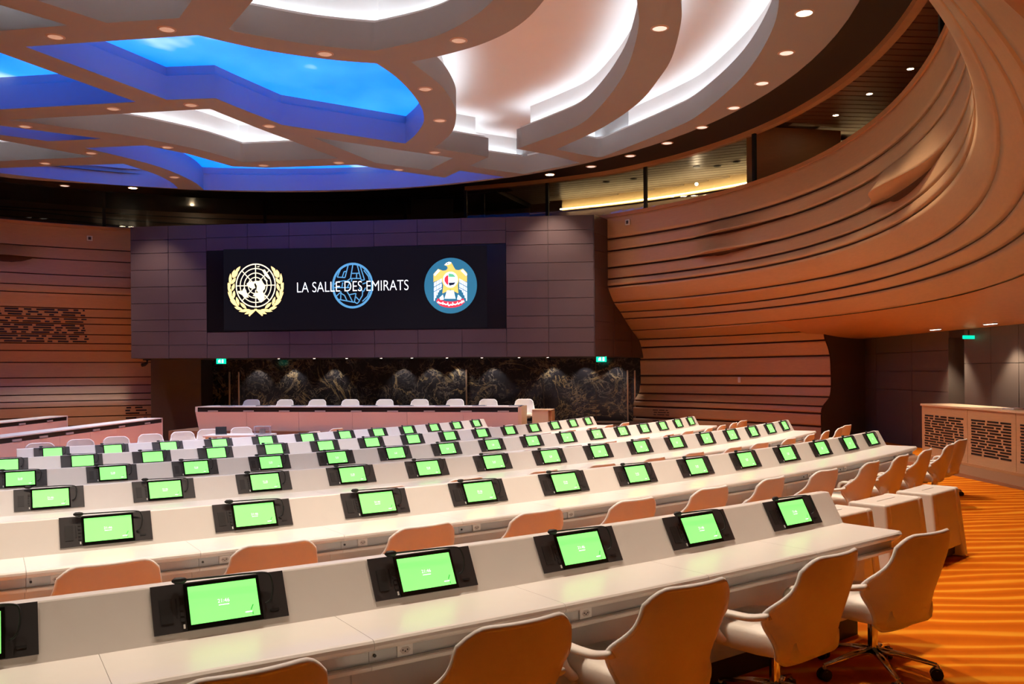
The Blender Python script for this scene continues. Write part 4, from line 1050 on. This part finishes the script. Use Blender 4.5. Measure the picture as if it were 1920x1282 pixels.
for i, (u, v_) in enumerate(((1754, 627), (1857, 616.5))):
    q = PZ(u, v_, ZC + .74); q = Vector((XS - .42, (XS - .42) / ray(u, v_)[0], ZC + .722))
    e = empty('soffit_light', q, label='slim recessed strip light in the beech soffit, %s one' % ('left', 'right')[i], category='strip light', group='strip lights in the soffit')
    MB().box(-.03, .03, -.15, .15, -.012, .0).build('lens', M_white_emit, e); MB().box(-.04, .04, -.16, .16, -.008, .015).build('frame', M_ring, e)
    l = bpy.data.lights.new('lamp_light', 'SPOT'); l.energy = 110; l.color = (1, .84, .62); l.spot_size = 1.5; l.spot_blend = .6; l.shadow_soft_size = .05
    lo = bpy.data.objects.new('lamp_light', l); link(lo, e); lo.location = (0.1, 0, -.05)
q = Vector((XS - .1, (XS - .1) / ray(1818, 632)[0], ZC + (Y0 - 632 - 6.4) / F * (XS - .1) / ray(1818, 632)[0])); e = empty('exit_sign', q, math.radians(20), label='narrow lit green exit sign under the right soffit', category='exit sign')
MB().box(-.12, .12, 0, .04, -.03, .03).build('box', M_exit, e); MB().box(-.01, .01, .01, .03, .03, .12).build('hanger', M_black, e)
# console parapet with slotted panels
con = empty('console_parapet', (7.1, 12.0, 0), label='beech console parapet with rows of dark slots along the right aisle', category='parapet'); CO = Vector(con.location)
CX, CY1 = 7.08, 15.2
yc = [15.2] + [CX / ray(u, 800)[0] for u in (1814, 1905)]; w_ = yc[1] - yc[2]; w0 = yc[0] - yc[1]
while yc[-1] > 6.5: yc.append(yc[-1] - w_)
rng = random.Random(5)
for a, b in zip(yc[:-1], yc[1:]):
    pnl = MB().box(CX, CX + .04, b + .005, a - .005, 0.02, .90).build('panel', M_wood, con); pnl.location = -CO
    s_ = MB()
    for row in range(13):
        z = .74 - row * .043; y = a - .10 - rng.uniform(0, .03); lim = b + .12
        while y > lim + .05:
            L = min(rng.choice((.12, .20, .30, .40)), y - lim); s_.box(CX - .004, CX, y - L, y, z - .0135, z + .0135); y -= L + rng.uniform(.04, .07)
    s_.build('air_slots', M_black, pnl, kind='stuff')
o = MB().box(CX - .02, CX + .52, yc[-1], 15.22, .90, .935).build('top_board', M_podwood, con, bevel=.008); o.location = -CO
o = MB().box(CX + .04, CX + .5, 15.16, 15.2, .0, .90).build('end_panel', M_wood, con); o.location = -CO
o = MB().box(CX - .03, CX + .02, yc[-1], 15.15, -.06, .07).build('base_rail', M_woodorange, con); o.location = -CO
st_ = MB().box(6.45, CX - .03, yc[-1], 15.4, -.10, .028).build('trim_1', mat('aisle_board', (0.30, 0.15, 0.08), .5)); st_['kind'] = 'structure'; st_['label'] = 'brown floor board strip along the console'
q = Vector((CX + .22, 12.75, .935)); e = empty('paper_pad', q, label='small white pad lying on the console parapet', category='paper')
MB().box(-.12, .12, -.16, .16, 0, .012).build('sheets', M_sensor, e, bevel=.004); MB().box(-.11, .11, -.15, .15, .012, .022).build('cover', M_piping, e, bevel=.004)
# ------------------------------------------------------------------ desks
TILT = math.atan2(.092, .174)       # slope of the display panel from the vertical
# parts of one display unit, modelled flat: x along the desk, z up the slope, y out of the slope (towards the seat)
def unit_meshes():
    d = {}
    d['panel'] = (MB().box(-.23, .23, 0, .004, -.084, .084).me('delegate_unit'), M_panelblk)
    d['bezel'] = (MB().box(-.122, .138, .004, .009, -.084, .078).me('bezel'), M_bezel)
    d['screen'] = (MB().box(-.110, .127, .009, .0105, -.066, .066).me('screen'), M_green)
    s = MB().box(-.205, -.165, .004, .006, -.05, .034); d['grille'] = (s.me('speaker_grille'), M_softblk)
    k = MB()
    for i in range(5): k.box(-.141, -.128, .004, .007, .028 - i * .0195, .041 - i * .0195)
    d['keys'] = (k.me('key_row'), M_softblk)
    d['slot'] = (MB().box(-.154, -.149, .004, .0055, -.035, .033).me('card_slot'), M_black)
    d['led'] = (MB().box(-.135, -.129, .004, .008, -.074, -.060).me('call_button'), M_sensor)
    d['pill'] = (MB().box(.165, .197, .004, .006, -.058, -.050).me('jack_socket'), M_black)
    mic = MB()
    mic.tube(spline([(.15, .008, -.028), (.168, .02, -.020), (.180, .026, .02), (.178, .026, .062), (.160, .026, .078), (.10, .026, .083), (-.02, .026, .086), (-.115, .026, .088)], 4), .0036, 6, up=Vector((0, 1, 0)))
    mic.tube([(-.112, .026, .088), (-.118, .026, .088), (-.13, .026, .088), (-.152, .026, .089), (-.162, .026, .089)], [.004, .009, .0125, .0115, .004], 8, up=Vector((0, 1, 0)))
    d['mic'] = (mic.me('microphone', True), M_black)
    t = bpy.data.curves.new('t', 'FONT'); t.body = '21:46'; t.size = .019; t.align_x = 'CENTER'; t.align_y = 'CENTER'
    to = bpy.data.objects.new('t', t); col.objects.link(to); bpy.context.view_layer.update()
    tm = bpy.data.meshes.new_from_object(to.evaluated_get(bpy.context.evaluated_depsgraph_get())); bpy.data.objects.remove(to)
    tm.transform(Matrix.Translation((.006, .0112, .002)) @ Matrix.Rotation(math.pi / 2, 4, 'X') @ Matrix.Rotation(math.pi, 4, 'Y') @ Matrix.Scale(-1, 4, (1, 0, 0)))
    tm.materials.clear()
    b = bmesh.new(); b.from_mesh(tm)
    def q(x0, x1, z0, z1):
        vs = [b.verts.new((x, .0112, z)) for x, z in ((x0, z0), (x1, z0), (x1, z1), (x0, z1))]; b.faces.new(vs)
    b.to_mesh(tm); b.free(); tm.name = 'clock_text'
    d['text'] = (tm, M_dispw)
    d['date'] = (MB().box(-.012, .024, .0106, .0112, -.013, -.010).me('date_line'), M_dispw); d['corner'] = (MB().box(.076, .100, .0106, .0112, -.052, -.048).me('corner_label'), M_dispw)
    lm = MB(); y = .0113
    lm.add([(.094, y, -.044), (.098, y, -.044), (.108, y, -.026), (.104, y, -.026)], [(0, 1, 2, 3)]); lm.add([(.100, y, -.062), (.103, y, -.062), (.103, y, -.052), (.100, y, -.052)], [(0, 1, 2, 3)])
    d['logo'] = (lm.me('screen_mark'), M_dispd)
    for me_, m in d.values():
        me_.materials.clear(); me_.materials.append(m)
    return d
UM = unit_meshes()
UNAMES = {'bezel': 'bezel', 'screen': 'screen', 'grille': 'speaker_grille', 'keys': 'key_row', 'slot': 'card_slot', 'led': 'call_button', 'pill': 'jack_socket', 'mic': 'microphone', 'text': 'clock_text', 'date': 'date_line', 'corner': 'corner_label', 'logo': 'screen_mark'}
def seg_mesh(name, prof, R, half=S / 2, smooth=False):
    """prof: closed polygon in (n, z), n outward; extruded along the tangent, wedge shaped so that units meet"""
    n = len(prof); v = []
    for sx in (-1, 1):
        for nn_, z in prof: v.append((sx * (half * (1 + nn_ / R) - .0008), nn_, z))
    f = [tuple(range(n)), tuple(range(2 * n - 1, n - 1, -1))] + [(i, n + i, n + (i + 1) % n, (i + 1) % n) for i in range(n)]
    return mesh(name, v, f)
DT = .626; RZ = .800
P_BODY = [(.056, DT - .02), (.056, DT), (-.036, RZ - .004), (-.040, RZ), (-.092, RZ), (-.097, RZ - .006), (-.12, .10), (-.10, .10), (.03, DT - .02)]
lipc = [(.395 + .02 * math.cos(a), DT - .02 + .02 * math.sin(a)) for a in [math.pi / 2 - i * math.pi / 6 for i in range(7)]]
P_TOP = [(.05, DT)] + lipc + [(.375, DT - .042), (.05, DT - .042)]
P_STRIP = [(.350, DT - .042), (.365, DT - .042), (.365, DT - .092), (.350, DT - .092)]
P_LEDGE = [(.20, DT - .092), (.388, DT - .092), (.392, DT - .096), (.388, DT - .110), (.20, DT - .110)]
P_MOD = [(.185, DT - .108), (.205, DT - .108), (.205, .13), (.185, .13)]
P_KICK = [(.0, .0), (.16, .0), (.16, .13), (.0, .13)]
P_END = [(.056, DT - .0), (-.036, RZ - .004), (-.040, RZ), (-.092, RZ), (-.097, RZ - .006), (-.125, .0), (-.02, .0), (.0, .5), (.10, DT - .12), (.32, DT - .10), (.40, DT - .038), (.414, DT - .02), (.40, DT)]
sock_me = MB().box(-.030, .030, 0, .006, -.0205, .0205).me('power_socket'); sock_me.materials.append(M_sensor)
sf_ = MB()
sf_.add([(.022 * math.cos(math.pi / 3 * i), .0065, .014 * math.sin(math.pi / 3 * i)) for i in range(6)], [tuple(range(5, -1, -1))]); sf_me = sf_.me('socket_face'); sf_me.materials.append(mat('socket_face', (.55, .52, .50), .4))
sh_ = MB()
for x_, z_ in ((-.009, .001), (.009, .001), (0, -.004)): sh_.box(x_ - .0022, x_ + .0022, .0066, .0072, z_ - .0028, z_ + .0028)
sh_me = sh_.me('socket_holes'); sh_me.materials.append(M_black)
but_me = MB().cyl(0, 0, 0, .005, .006, 10).me('grommet'); but_me.transform(Matrix.Rotation(-math.pi / 2, 4, 'X')); but_me.materials.append(M_softblk)
ROWNAME = ['frontmost desk row nearest the viewer', 'second desk row from the viewer', 'third desk row from the viewer', 'fourth desk row from the viewer', 'fifth desk row from the viewer', 'sixth and farthest curved desk row']
def row_frame(R, a, z):      # local frame: x tangent (rightwards), y outward radial, z up
    return Matrix.Translation(pol(R, a, z)) @ Matrix.Rotation(a, 4, 'Z') @ Matrix.Scale(1, 4)
SEATS = []
for ri, (R, a0, n, h, extra) in enumerate(ROWS):
    zf = .806 - h; da = S / R
    mid = a0 + da * (n - 1) / 2
    desk = empty('conference_desk', pol(R, mid, zf), 0, label='long curved white conference desk with green displays, ' + ROWNAME[ri], category='desk', group='curved rows of conference desks')
    inv = Matrix.Translation(-Vector(desk.location))
    ms = {k: seg_mesh(k, p, R) for k, p in (('worktop', P_TOP), ('power_rail', P_STRIP), ('ledge', P_LEDGE), ('modesty_panel', P_MOD), ('plinth', P_KICK))}
    for k, m in (('worktop', M_white), ('power_rail', M_grey), ('ledge', M_white), ('modesty_panel', M_white), ('plinth', M_kick)): ms[k].materials.append(m)
    bb = MB(); aa0 = a0 - da * (extra + .5); aa1 = a0 + da * (n - .5); m_ = len(P_BODY); ns_ = (n + extra) * 2
    for i in range(ns_ + 1):
        a = aa0 + (aa1 - aa0) * i / ns_
        bb.v += [pol(R + q_[0], a, zf + q_[1]) - Vector(desk.location) for q_ in P_BODY]
    for i in range(ns_):
        for j in range(m_): bb.f.append((i * m_ + j, (i + 1) * m_ + j, (i + 1) * m_ + (j + 1) % m_, i * m_ + (j + 1) % m_))
    bb.f += [tuple(range(m_)), tuple(ns_ * m_ + j for j in range(m_ - 1, -1, -1))]
    bb.build('body', M_white, desk)
    for i in range(-extra, n):
        a = a0 + da * i
        # y axis of the local mesh points outward: rotate so that x -> tangent, y -> outward
        t = Vector((math.cos(a), math.sin(a), 0)); o_ = Vector((math.sin(a), -math.cos(a), 0))
        fm = Matrix(((t.x, o_.x, 0, 0), (t.y, o_.y, 0, 0), (0, 0, 1, 0), (0, 0, 0, 1)))
        # (t, o_, z) is left-handed; mirror-safe meshes are built symmetric in x, so use -t
        fm = Matrix(((-t.x, o_.x, 0, 0), (-t.y, o_.y, 0, 0), (0, 0, 1, 0), (0, 0, 0, 1)))
        W = inv @ (Matrix.Translation(pol(R, a, zf)) @ fm)
        for k in ms:
            o = obj(k, ms[k], None, desk); o.matrix_local = W
        # display unit on the slope (its x runs to the right as seen from the seat)
        nrm = Vector((0, math.cos(TILT), math.sin(TILT)))       # in (., outward, z)
        slope = Vector((0, -math.sin(TILT), math.cos(TILT)))
        y3 = o_ * nrm.y + Vector((0, 0, nrm.z)); z3 = o_ * slope.y + Vector((0, 0, slope.z)); x3 = t
        UMx = Matrix(((x3.x, y3.x, z3.x, 0), (x3.y, y3.y, z3.y, 0), (x3.z, y3.z, z3.z, 0), (0, 0, 0, 1)))
        c = pol(R, a, zf + .724) + y3 * .0045
        u = obj('delegate_unit', UM['panel'][0], None, desk); u.matrix_local = inv @ Matrix.Translation(c) @ UMx
        for k, nm in UNAMES.items():
            if ri >= 4 and k in ('keys', 'slot', 'grille', 'pill', 'led', 'logo', 'text', 'date', 'corner'): continue
            if ri >= 2 and k in ('slot', 'pill'): continue
            s_ = obj(nm, UM[k][0], None, u)
        if ri < 3:
            so = obj('power_socket', sock_me, None, desk); so.matrix_local = W @ Matrix.Translation((.27, .365, DT - .067))
            obj('socket_face', sf_me, None, so); obj('socket_holes', sh_me, None, so)
            g = obj('grommet', but_me, None, desk); g.matrix_local = W @ Matrix.Translation((.385, .365, DT - .067))
        SEATS.append((ri, i, R, a, zf))
    for a, sg in ((a0 + da * (n - .5) + .02 / R, 1),) + (((a0 - da * .5 - .02 / R, -1),) if ri == 5 else ()):
        t = Vector((math.cos(a), math.sin(a), 0)); o_ = Vector((math.sin(a), -math.cos(a), 0))
        fm = Matrix(((-t.x, o_.x, 0, 0), (-t.y, o_.y, 0, 0), (0, 0, 1, 0), (0, 0, 0, 1)))
        e_ = obj('end_panel', seg_mesh('end_panel', P_END, 1e6, .022), M_white, desk); e_.matrix_local = inv @ Matrix.Translation(pol(R, a, zf)) @ fm
        bv = e_.modifiers.new('bevel', 'BEVEL'); bv.width = .006; bv.segments = 2; bv.limit_method = 'ANGLE'

# ------------------------------------------------------------------ swivel armchairs
def back_grid(front):
    """backrest surface; x right, y forward, z up"""
    NU, NV = 20, 26; v = []; f = []
    zc_ = [.275, .30, .35, .40, .46, .51, .535, .57, .61, .66, .72, .76]
    wc_ = [.205, .215, .224, .232, .246, .260, .258, .245, .230, .218, .208, .204]
    for j in range(NV + 1):
        q = j / NV
        for i in range(NU + 1):
            s_ = -1 + 2 * i / NU; e_ = abs(s_)
            zt_ = .752 - .055 * max(0, (e_ - .62) / .38) ** 2.2; zb_ = .272 + .05 * max(0, (e_ - .45) / .55) ** 2
            z = zb_ + (zt_ - zb_) * q; w = float(np.interp(z, zc_, wc_)); x = s_ * w
            y = -.225 - .115 * max(0, (z - .34)) / .41 - .018 * math.sin(math.pi * q) + .045 * s_ * s_ + .115 * (e_ ** 3.5) * math.exp(-((z - .485) / .095) ** 2)
            y += .07 * max(0, (.34 - z) / .07) ** 1.7
            v.append((x * (.97 if front else 1.0), y + (.022 if front else 0), z))
    for j in range(NV):
        for i in range(NU):
            a = j * (NU + 1) + i; q = (a, a + 1, a + NU + 2, a + NU + 1); f.append(q[::-1] if front else q)
    return v, f, NU, NV
def make_chair(simple=False):
    root = empty('swivel_armchair', (0, 0, 0))
    # shell: outer skin with rim joined to the inner cushion
    vo, fo, NU, NV = back_grid(False); vi, fi, _, _ = back_grid(True)
    rim = [i for i in range(NU + 1)] + [j * (NU + 1) + NU for j in range(1, NV + 1)] + [NV * (NU + 1) + i for i in range(NU - 1, -1, -1)] + [j * (NU + 1) for j in range(NV - 1, 0, -1)]
    sh = obj('back_shell', mesh('back_shell', vo, fo, True), M_shell, root)
    cu = obj('back_cushion', mesh('back_cushion', vi, fi, True), M_leather, root)
    ed = MB(); pts = [(Vector(vo[i]) + Vector(vi[i])) / 2 for i in rim]; m = len(pts)
    ed.tube(pts + [pts[0]], .0125, 6, up=Vector((0, 1, 0)))
    ed.build('edge_band', M_piping, root, smooth=True)
    st = MB()
    prof = [(.0, .300), (.17, .300), (.212, .312), (.226, .345), (.222, .385), (.20, .403), (.0, .41)]
    ny = 14
    for j in range(ny + 1):
        q = j / ny; y = -.215 + .45 * q; k = 1 - .12 * (q - .5) ** 2 * 4 * .5 if q < .85 else 1 - .9 * (q - .80)
        k = min(1, k) * (.82 + .18 * min(1, q / .35)); lift = .012 * math.sin(math.pi * q)
        for sgn in (-1, 1):
            pr = prof if sgn > 0 else prof[::-1]
            for x, z in pr: st.v.append(Vector((sgn * x * k, y, z + (lift if z > .36 else 0) + (.03 * max(0, q - .85) if z < .33 else 0))))
    m = len(prof) * 2
    for j in range(ny):
        for i in range(m): st.f.append((j * m + i, j * m + (i + 1) % m, (j + 1) * m + (i + 1) % m, (j + 1) * m + i))
    st.f.append(tuple(range(m - 1, -1, -1))); st.f.append(tuple(ny * m + i for i in range(m)))
    st.build('seat', M_leather, root, smooth=True)
    for sgn in (-1, 1):
        ar = MB()
        ar.tube(spline([(sgn * .255, -.150, .505), (sgn * .278, -.07, .487), (sgn * .296, .02, .488), (sgn * .300, .09, .486), (sgn * .296, .125, .458), (sgn * .278, .130, .40), (sgn * .225, .120, .335)], 5), [.029] * 31, 10, flat=.55, up=Vector((0, .35, 1)))
        ar.build('armrest', M_leather, root, smooth=True)
    if simple: return root
    MB().cyl(0, 0, .10, .30, .024, 14).cyl(0, 0, .27, .298, .07, 14).build('post', M_chrome, root, smooth=False)
    for i in range(5):
        a = 2 * math.pi * i / 5 + .35; c, s_ = math.cos(a), math.sin(a)
        MB().tube([(0, 0, .125), (c * .12, s_ * .12, .112), (c * .29, s_ * .29, .075)], [.024, .020, .012], 8, flat=.8).build('base_leg', M_chrome, root, smooth=True)
        w = MB(); x, y = c * .29, s_ * .29; tx, ty = -s_, c
        for d in (-.014, .014):
            for k in range(12):
                q = 2 * math.pi * k / 12
                w.v += [Vector((x + tx * (d - .008) + c * .03 * math.cos(q), y + ty * (d - .008) + s_ * .03 * math.cos(q), .031 + .03 * math.sin(q))),
                        Vector((x + tx * (d + .008) + c * .03 * math.cos(q), y + ty * (d + .008) + s_ * .03 * math.cos(q), .031 + .03 * math.sin(q)))]
            b = len(w.v) - 24
            for k in range(12): w.f.append((b + 2 * k, b + 2 * k + 1, b + (2 * k + 3) % 24, b + (2 * k + 2) % 24))
            w.f += [tuple(b + 2 * k for k in range(12)), tuple(b + 2 * k + 1 for k in range(11, -1, -1))]
        cst = w.build('caster', M_black, root)
        MB().tube([(x - tx * .018, y - ty * .018, .045), (x, y, .066), (x + tx * .018, y + ty * .018, .045)], [.008, .014, .008], 6).build('caster_hood', M_chrome, cst)
    return root
chair0 = make_chair(); chair1 = make_chair(True)
used = {0: False, 1: False}
def place_chair(loc, face, label, group, simple=False):
    """face: direction (angle) the chair's front points to"""
    k = 1 if simple else 0; src = (chair0, chair1)[k]
    o = copytree(src) if used[k] else src; used[k] = True
    o.location = loc; o.rotation_euler = (0, 0, face - math.pi / 2); o['label'] = label; o['category'] = 'chair'; o['group'] = group
    return o
PLAN = []
ROWSHORT = ['frontmost desk row', 'second row from the viewer', 'third row from the viewer', 'fourth row from the viewer', 'fifth row from the viewer', 'farthest curved row']
for ri, (R, a0, n, h, extra) in enumerate(ROWS):
    lo_i = {0: -1, 1: 0, 2: 3, 3: 5, 4: 5, 5: 6}[ri]; hi = n + (1 if ri in (1, 2, 3) else 0)
    for i in range(lo_i, hi): PLAN.append((ri, i, n, hi))
rc = random.Random(21)
for ri, i, n, hi in PLAN:
    R, a0, _, h, extra = ROWS[ri]; zf = .806 - h
    tang = -.14 + rc.uniform(-.03, .03); nn_ = .575 + rc.uniform(-.02, .03); rot = rc.uniform(-.09, .09)
    if i == n: rot -= .12
    a = a0 + S / R * i + tang / R; r = R + nn_
    loc = pol(r, a, floor_z(r)); k = hi - 1 - i
    face = math.pi / 2 + a + rot
    pos = ('at the aisle end of the ' if k == 0 else ORD[k] + ' from the aisle end of the ')
    place_chair(loc, face, 'white swivel armchair %s%s' % (pos, ROWSHORT[ri]), 'armchairs along the desk rows', simple=(ri >= 3)).scale = (1, 1, 1 if ri == 0 else .93)
# ------------------------------------------------------------------ low upholstered benches beside the front row
bang = [(.7045, .7275), (.7345, .7575), (.7640, .7850)]
for i, (aa, ab) in enumerate(bang):
    am = (aa + ab) / 2; Rf = 27.66; w = (ab - aa) * Rf
    e = empty('upholstered_bench', pol(Rf - .16, am, 0), 0, label='low white upholstered bench with splayed sides, %s' % ('half hidden by the end of the front desk', 'middle one beside the front desk', 'the one farthest out in the aisle')[i], category='bench', group='benches beside the front desk')
    o_ = Vector((math.sin(am), -math.cos(am), 0)); e.rotation_euler = (0, 0, am)
    zt = .56
    for sx in (-1, 1):
        s = MB(); x0, x1 = sx * w / 2, sx * (w / 2 - .075)
        s.add([(x0 * 1.10, -.20, 0), (x1 * 1.06, -.20, 0), (x1 * 1.06, .20, 0), (x0 * 1.10, .20, 0), (x0, -.14, zt), (x1, -.14, zt), (x1, .14, zt), (x0, .14, zt)],
              [(0, 3, 2, 1), (4, 5, 6, 7), (0, 1, 5, 4), (1, 2, 6, 5), (2, 3, 7, 6), (3, 0, 4, 7)])
        if sx > 0:
            s.f = [f_[::-1] for f_ in s.f]
        s.build('side_cheek', M_leather, e, bevel=.018, seg=3)
    xi = w / 2 - .072
    b = MB(); b.add([(-xi, -.185, .10), (xi, -.185, .10), (xi, .185, .10), (-xi, .185, .10), (-xi, -.135, zt - .004), (xi, -.135, zt - .004), (xi, .135, zt - .004), (-xi, .135, zt - .004)],
              [(0, 3, 2, 1), (4, 5, 6, 7), (0, 1, 5, 4), (1, 2, 6, 5), (2, 3, 7, 6), (3, 0, 4, 7)])
    b.build('padded_body', M_leather, e, bevel=.014, seg=3)
    MB().box(-xi, xi, -.13, .13, .02, .10).build('recessed_base', M_kick, e)
    MB().box(-xi + .1, xi - .1, -.003, .003, zt - .006, zt + .0006).build('top_seam', M_piping, e)
# ------------------------------------------------------------------ podium
PRi = Vector((PY(976, 762, 20.0).x, 20.0)); PLe = Vector((PY(366, 762, 21.5).x, 21.5)); pd = PRi - PLe; PW = pd.length; pdir = pd / PW; prz = math.atan2(pdir.y, pdir.x)
ptop = (PY(976, 762, 20.0).z + PY(366, 762, 21.5).z) / 2
DZ = .17
ds_ = MB().box(-.6, PW + 3.0, -.2, 5.0, -.32, DZ).build('trim_2', mat('dais_carpet', (0.20, 0.10, 0.06), .8)); ds_.location = (PLe.x, PLe.y, 0); ds_.rotation_euler = (0, 0, prz); ds_['kind'] = 'structure'; ds_['label'] = 'raised dais under the podium'
pod = empty('podium_desk', (PLe.x, PLe.y, 0), prz, label='long pinkish white podium desk with black upper slot below the video screen', category='desk')
hh = ptop
MB().add([(.0, 0, hh - .02), (PW, 0, hh - .02), (PW, .0, hh), (0, 0, hh), (0, .75, hh - .02), (PW, .75, hh - .02), (PW, .75, hh), (0, .75, hh)],
         [(0, 1, 2, 3), (7, 6, 5, 4), (0, 4, 5, 1), (1, 5, 6, 2), (2, 6, 7, 3), (3, 7, 4, 0)]).build('top_board', M_white, pod)
MB().box(.04, PW - .06, .03, .05, hh - .13, hh - .02).build('dark_slot', M_black, pod)
npn = 6
for i in range(npn):
    a, b = PW * i / npn, PW * (i + 1) / npn
    q = MB(); ba = .20 * (1 - a / PW * .8) if i == 0 else 0
    q.add([(a + .003 + (.16 if i == 0 else 0), .06, -.30), (b - .003, .06, -.30), (b - .003, .0, hh - .13), (a + .003, .0, hh - .13), (a + .003 + (.16 if i == 0 else 0), .10, -.30), (b - .003, .10, -.30), (b - .003, .04, hh - .13), (a + .003, .04, hh - .13)],
          [(0, 1, 2, 3), (7, 6, 5, 4), (0, 4, 5, 1), (1, 5, 6, 2), (2, 6, 7, 3), (3, 7, 4, 0)])
    q.build('front_panel', M_pink, pod)
MB().add([(0, 0, hh - .13), (.05, 0, hh - .13), (.05, 0, hh), (0, 0, hh), (0, .6, hh - .13), (.05, .6, hh - .13), (.05, .6, hh), (0, .6, hh)], [(0, 1, 2, 3), (7, 6, 5, 4), (0, 4, 5, 1), (1, 5, 6, 2), (2, 6, 7, 3), (3, 7, 4, 0)]).build('end_cheek', M_white, pod)
MB().box(PW - .06, PW + .02, .0, .75, -.3, hh).build('end_cheek', M_podwood, pod)
MB().box(.2, PW - .2, -.02, .05, -.305, -.29).build('floor_glow_strip', M_floorglow, pod)
for i in range(9):
    u = 399 + i * 66.3 + (i * i) * .22
    x_, k_ = ray(u, 769); s_ = None
    det = pdir.x * (-1) - pdir.y * (-x_); s_ = (PLe.x - x_ * PLe.y) / det
    o = MB().box(-.13, .13, -.005, .02, hh - .125, hh - .095).build('name_plate', M_paper, pod); o.location = (s_, 0.0, 0)
    e = empty('podium_console', (PLe.x + pdir.x * (s_ + .25) - pdir.y * .25, PLe.y + pdir.y * (s_ + .25) + pdir.x * .25, hh), prz, label='flat grey console on the podium desk, %s from the left' % ORD[i], category='console', group='consoles on the podium')
    MB().box(-.16, .16, -.05, .10, 0, .022).build('housing', M_grey, e, bevel=.004); MB().box(-.14, .14, -.04, .05, .022, .026).build('display', M_bezel, e)
for i, u in enumerate((463, 526, 588.5, 651.5, 715, 782, 847, 912, 980)):
    Yq = 22.3 - (u - 463) / 517 * 1.25; x_, k_ = ray(u, 760)
    place_chair((x_ * Yq, Yq, DZ), prz - math.pi / 2 + random.uniform(-.1, .1), 'cream high back armchair behind the podium, %s from the left' % ORD[i], 'armchairs behind the podium', True)
lec = empty('side_lectern', (PY(1018, 770, 20.4).x, 20.4, 0), prz, label='low pale beech side cabinet at the right end of the podium', category='cabinet')
MB().box(-.24, .14, -.1, .4, -.3, PY(1018, 769, 20.4).z).build('body', M_podwood, lec, bevel=.006); MB().box(.145, .22, -.05, .4, -.3, PY(1018, 769, 20.4).z - .01).build('side_panel', M_woodorange, lec); MB().box(-.24, .22, -.11, .4, PY(1018, 769, 20.4).z, PY(1018, 769, 20.4).z + .02).build('top', M_podwood, lec)
# ------------------------------------------------------------------ desks on the left, seen from their fronts
def left_desk(ur, vr, ul, vl, zt, label, n, us):
    a = PZ(ur, vr, zt); b = PZ(ul, vl, zt); d = (b - a); w = d.length * 1.5; d.normalize(); rz = math.atan2(d.y, d.x)
    e = empty('side_desk', (a.x, a.y, 0), rz, label=label, category='desk', group='desks on the left side')
    # local x runs from the visible right end to the left, local y = left of that direction
    sgn = 1 if (-d.y * -1 + 0) else 1
    MB().box(0, w, -.45, 0.0, zt - .022, zt).build('top_board', M_white, e); MB().box(.04, w, -.03, -.012, zt - .11, zt - .022).build('dark_slot', M_black, e)
    MB().box(.0, .035, -.45, .0, -.3, zt - .0).build('end_cheek', M_white, e)
    k = int(w / 1.1) + 1
    for i in range(k): MB().box(.035 + i * 1.1 + .002, .035 + (i + 1) * 1.1 - .002, -.03, -.005, -.32, zt - .11).build('front_panel', M_pink, e)
    for i, u in enumerate(us):
        x_, _ = ray(u, 800); t_ = (a.x - x_ * a.y) / (x_ * d.y - d.x); q = MB().box(-.13, .13, -.012, .004, zt - .10, zt - .065).build('name_plate', M_paper, e); q.location = (t_, 0, 0)
    return e
left_desk(305, 783, 0, 820, .52, 'long side desk with pink front and black slot, the nearer of two on the left', 0, (277, 229, 181, 131, 82, 32, -30))
left_desk(127, 779, 0, 792, .56, 'short side desk with black slot close to the left beech wall', 0, (94, 42, -20))
# ------------------------------------------------------------------ inner circle: white chairs, small table, laptop, ballot box
for i, (u, v_) in enumerate(((75, 829), (152, 822), (220, 817), (285, 812), (346, 807.5), (395, 803), (457, 799.5))):
    q = PZ(u, v_, .42); place_chair((q.x, q.y, -.32), math.radians(-62), 'pale armchair facing the rows beyond the farthest desk row, %s from the left' % ORD[i], 'pale armchairs in the inner circle', True)
for i, (u, v_) in enumerate(((520, 810), (568, 805), (612, 799))):
    q = PZ(u, v_, .42); place_chair((q.x, q.y, -.32), math.radians(150), 'armchair with its back turned, near the ballot box, %s from the left' % ORD[i], 'armchairs round the secretariat table', True)
tb_ = empty('secretariat_table', (-5.40, 17.45, -.32), 0, label='small white secretariat table in the inner circle', category='table')
MB().box(-.65, .65, -.28, .28, .62, .66).build('tabletop', M_white, tb_, bevel=.006)
for sx in (-.58, .58):
    for sy in (-.22, .22): MB().box(sx - .03, sx + .03, sy - .03, sy + .03, 0, .62).build('leg', M_white, tb_)
lp = empty('laptop', (-5.78, 17.45, .34), math.radians(20), label='open black laptop on the white secretariat table', category='laptop'); lp.scale = (.62,) * 3
MB().box(-.17, .17, -.12, .12, 0, .018).build('keyboard_base', M_panelblk, lp); MB().quadbox((-.17, .12, .018), (.17, .12, .018), (.17, .19, .235), (-.17, .19, .235), (0, .012, 0)).build('lid', M_black, lp)
bx_ = empty('ballot_box', (-4.96, 17.45, .34), math.radians(10), label='clear acrylic ballot box with metal lock on the secretariat table', category='box'); bx_.scale = (.75,) * 3
MB().box(-.2, .2, -.15, .15, 0, .20).build('acrylic_box', M_clear, bx_); MB().box(-.21, .21, -.16, .16, .20, .212).build('lid', M_acryl, bx_); MB().cyl(0, 0, .02, .14, .08, 14).build('lock_drum', M_grey, bx_)
fr_ = MB()
for sx in (-.2, .2):
    for sy in (-.15, .15): fr_.box(sx - .006, sx + .006, sy - .006, sy + .006, 0, .2)
fr_.build('edge_frame', M_acryl, bx_)
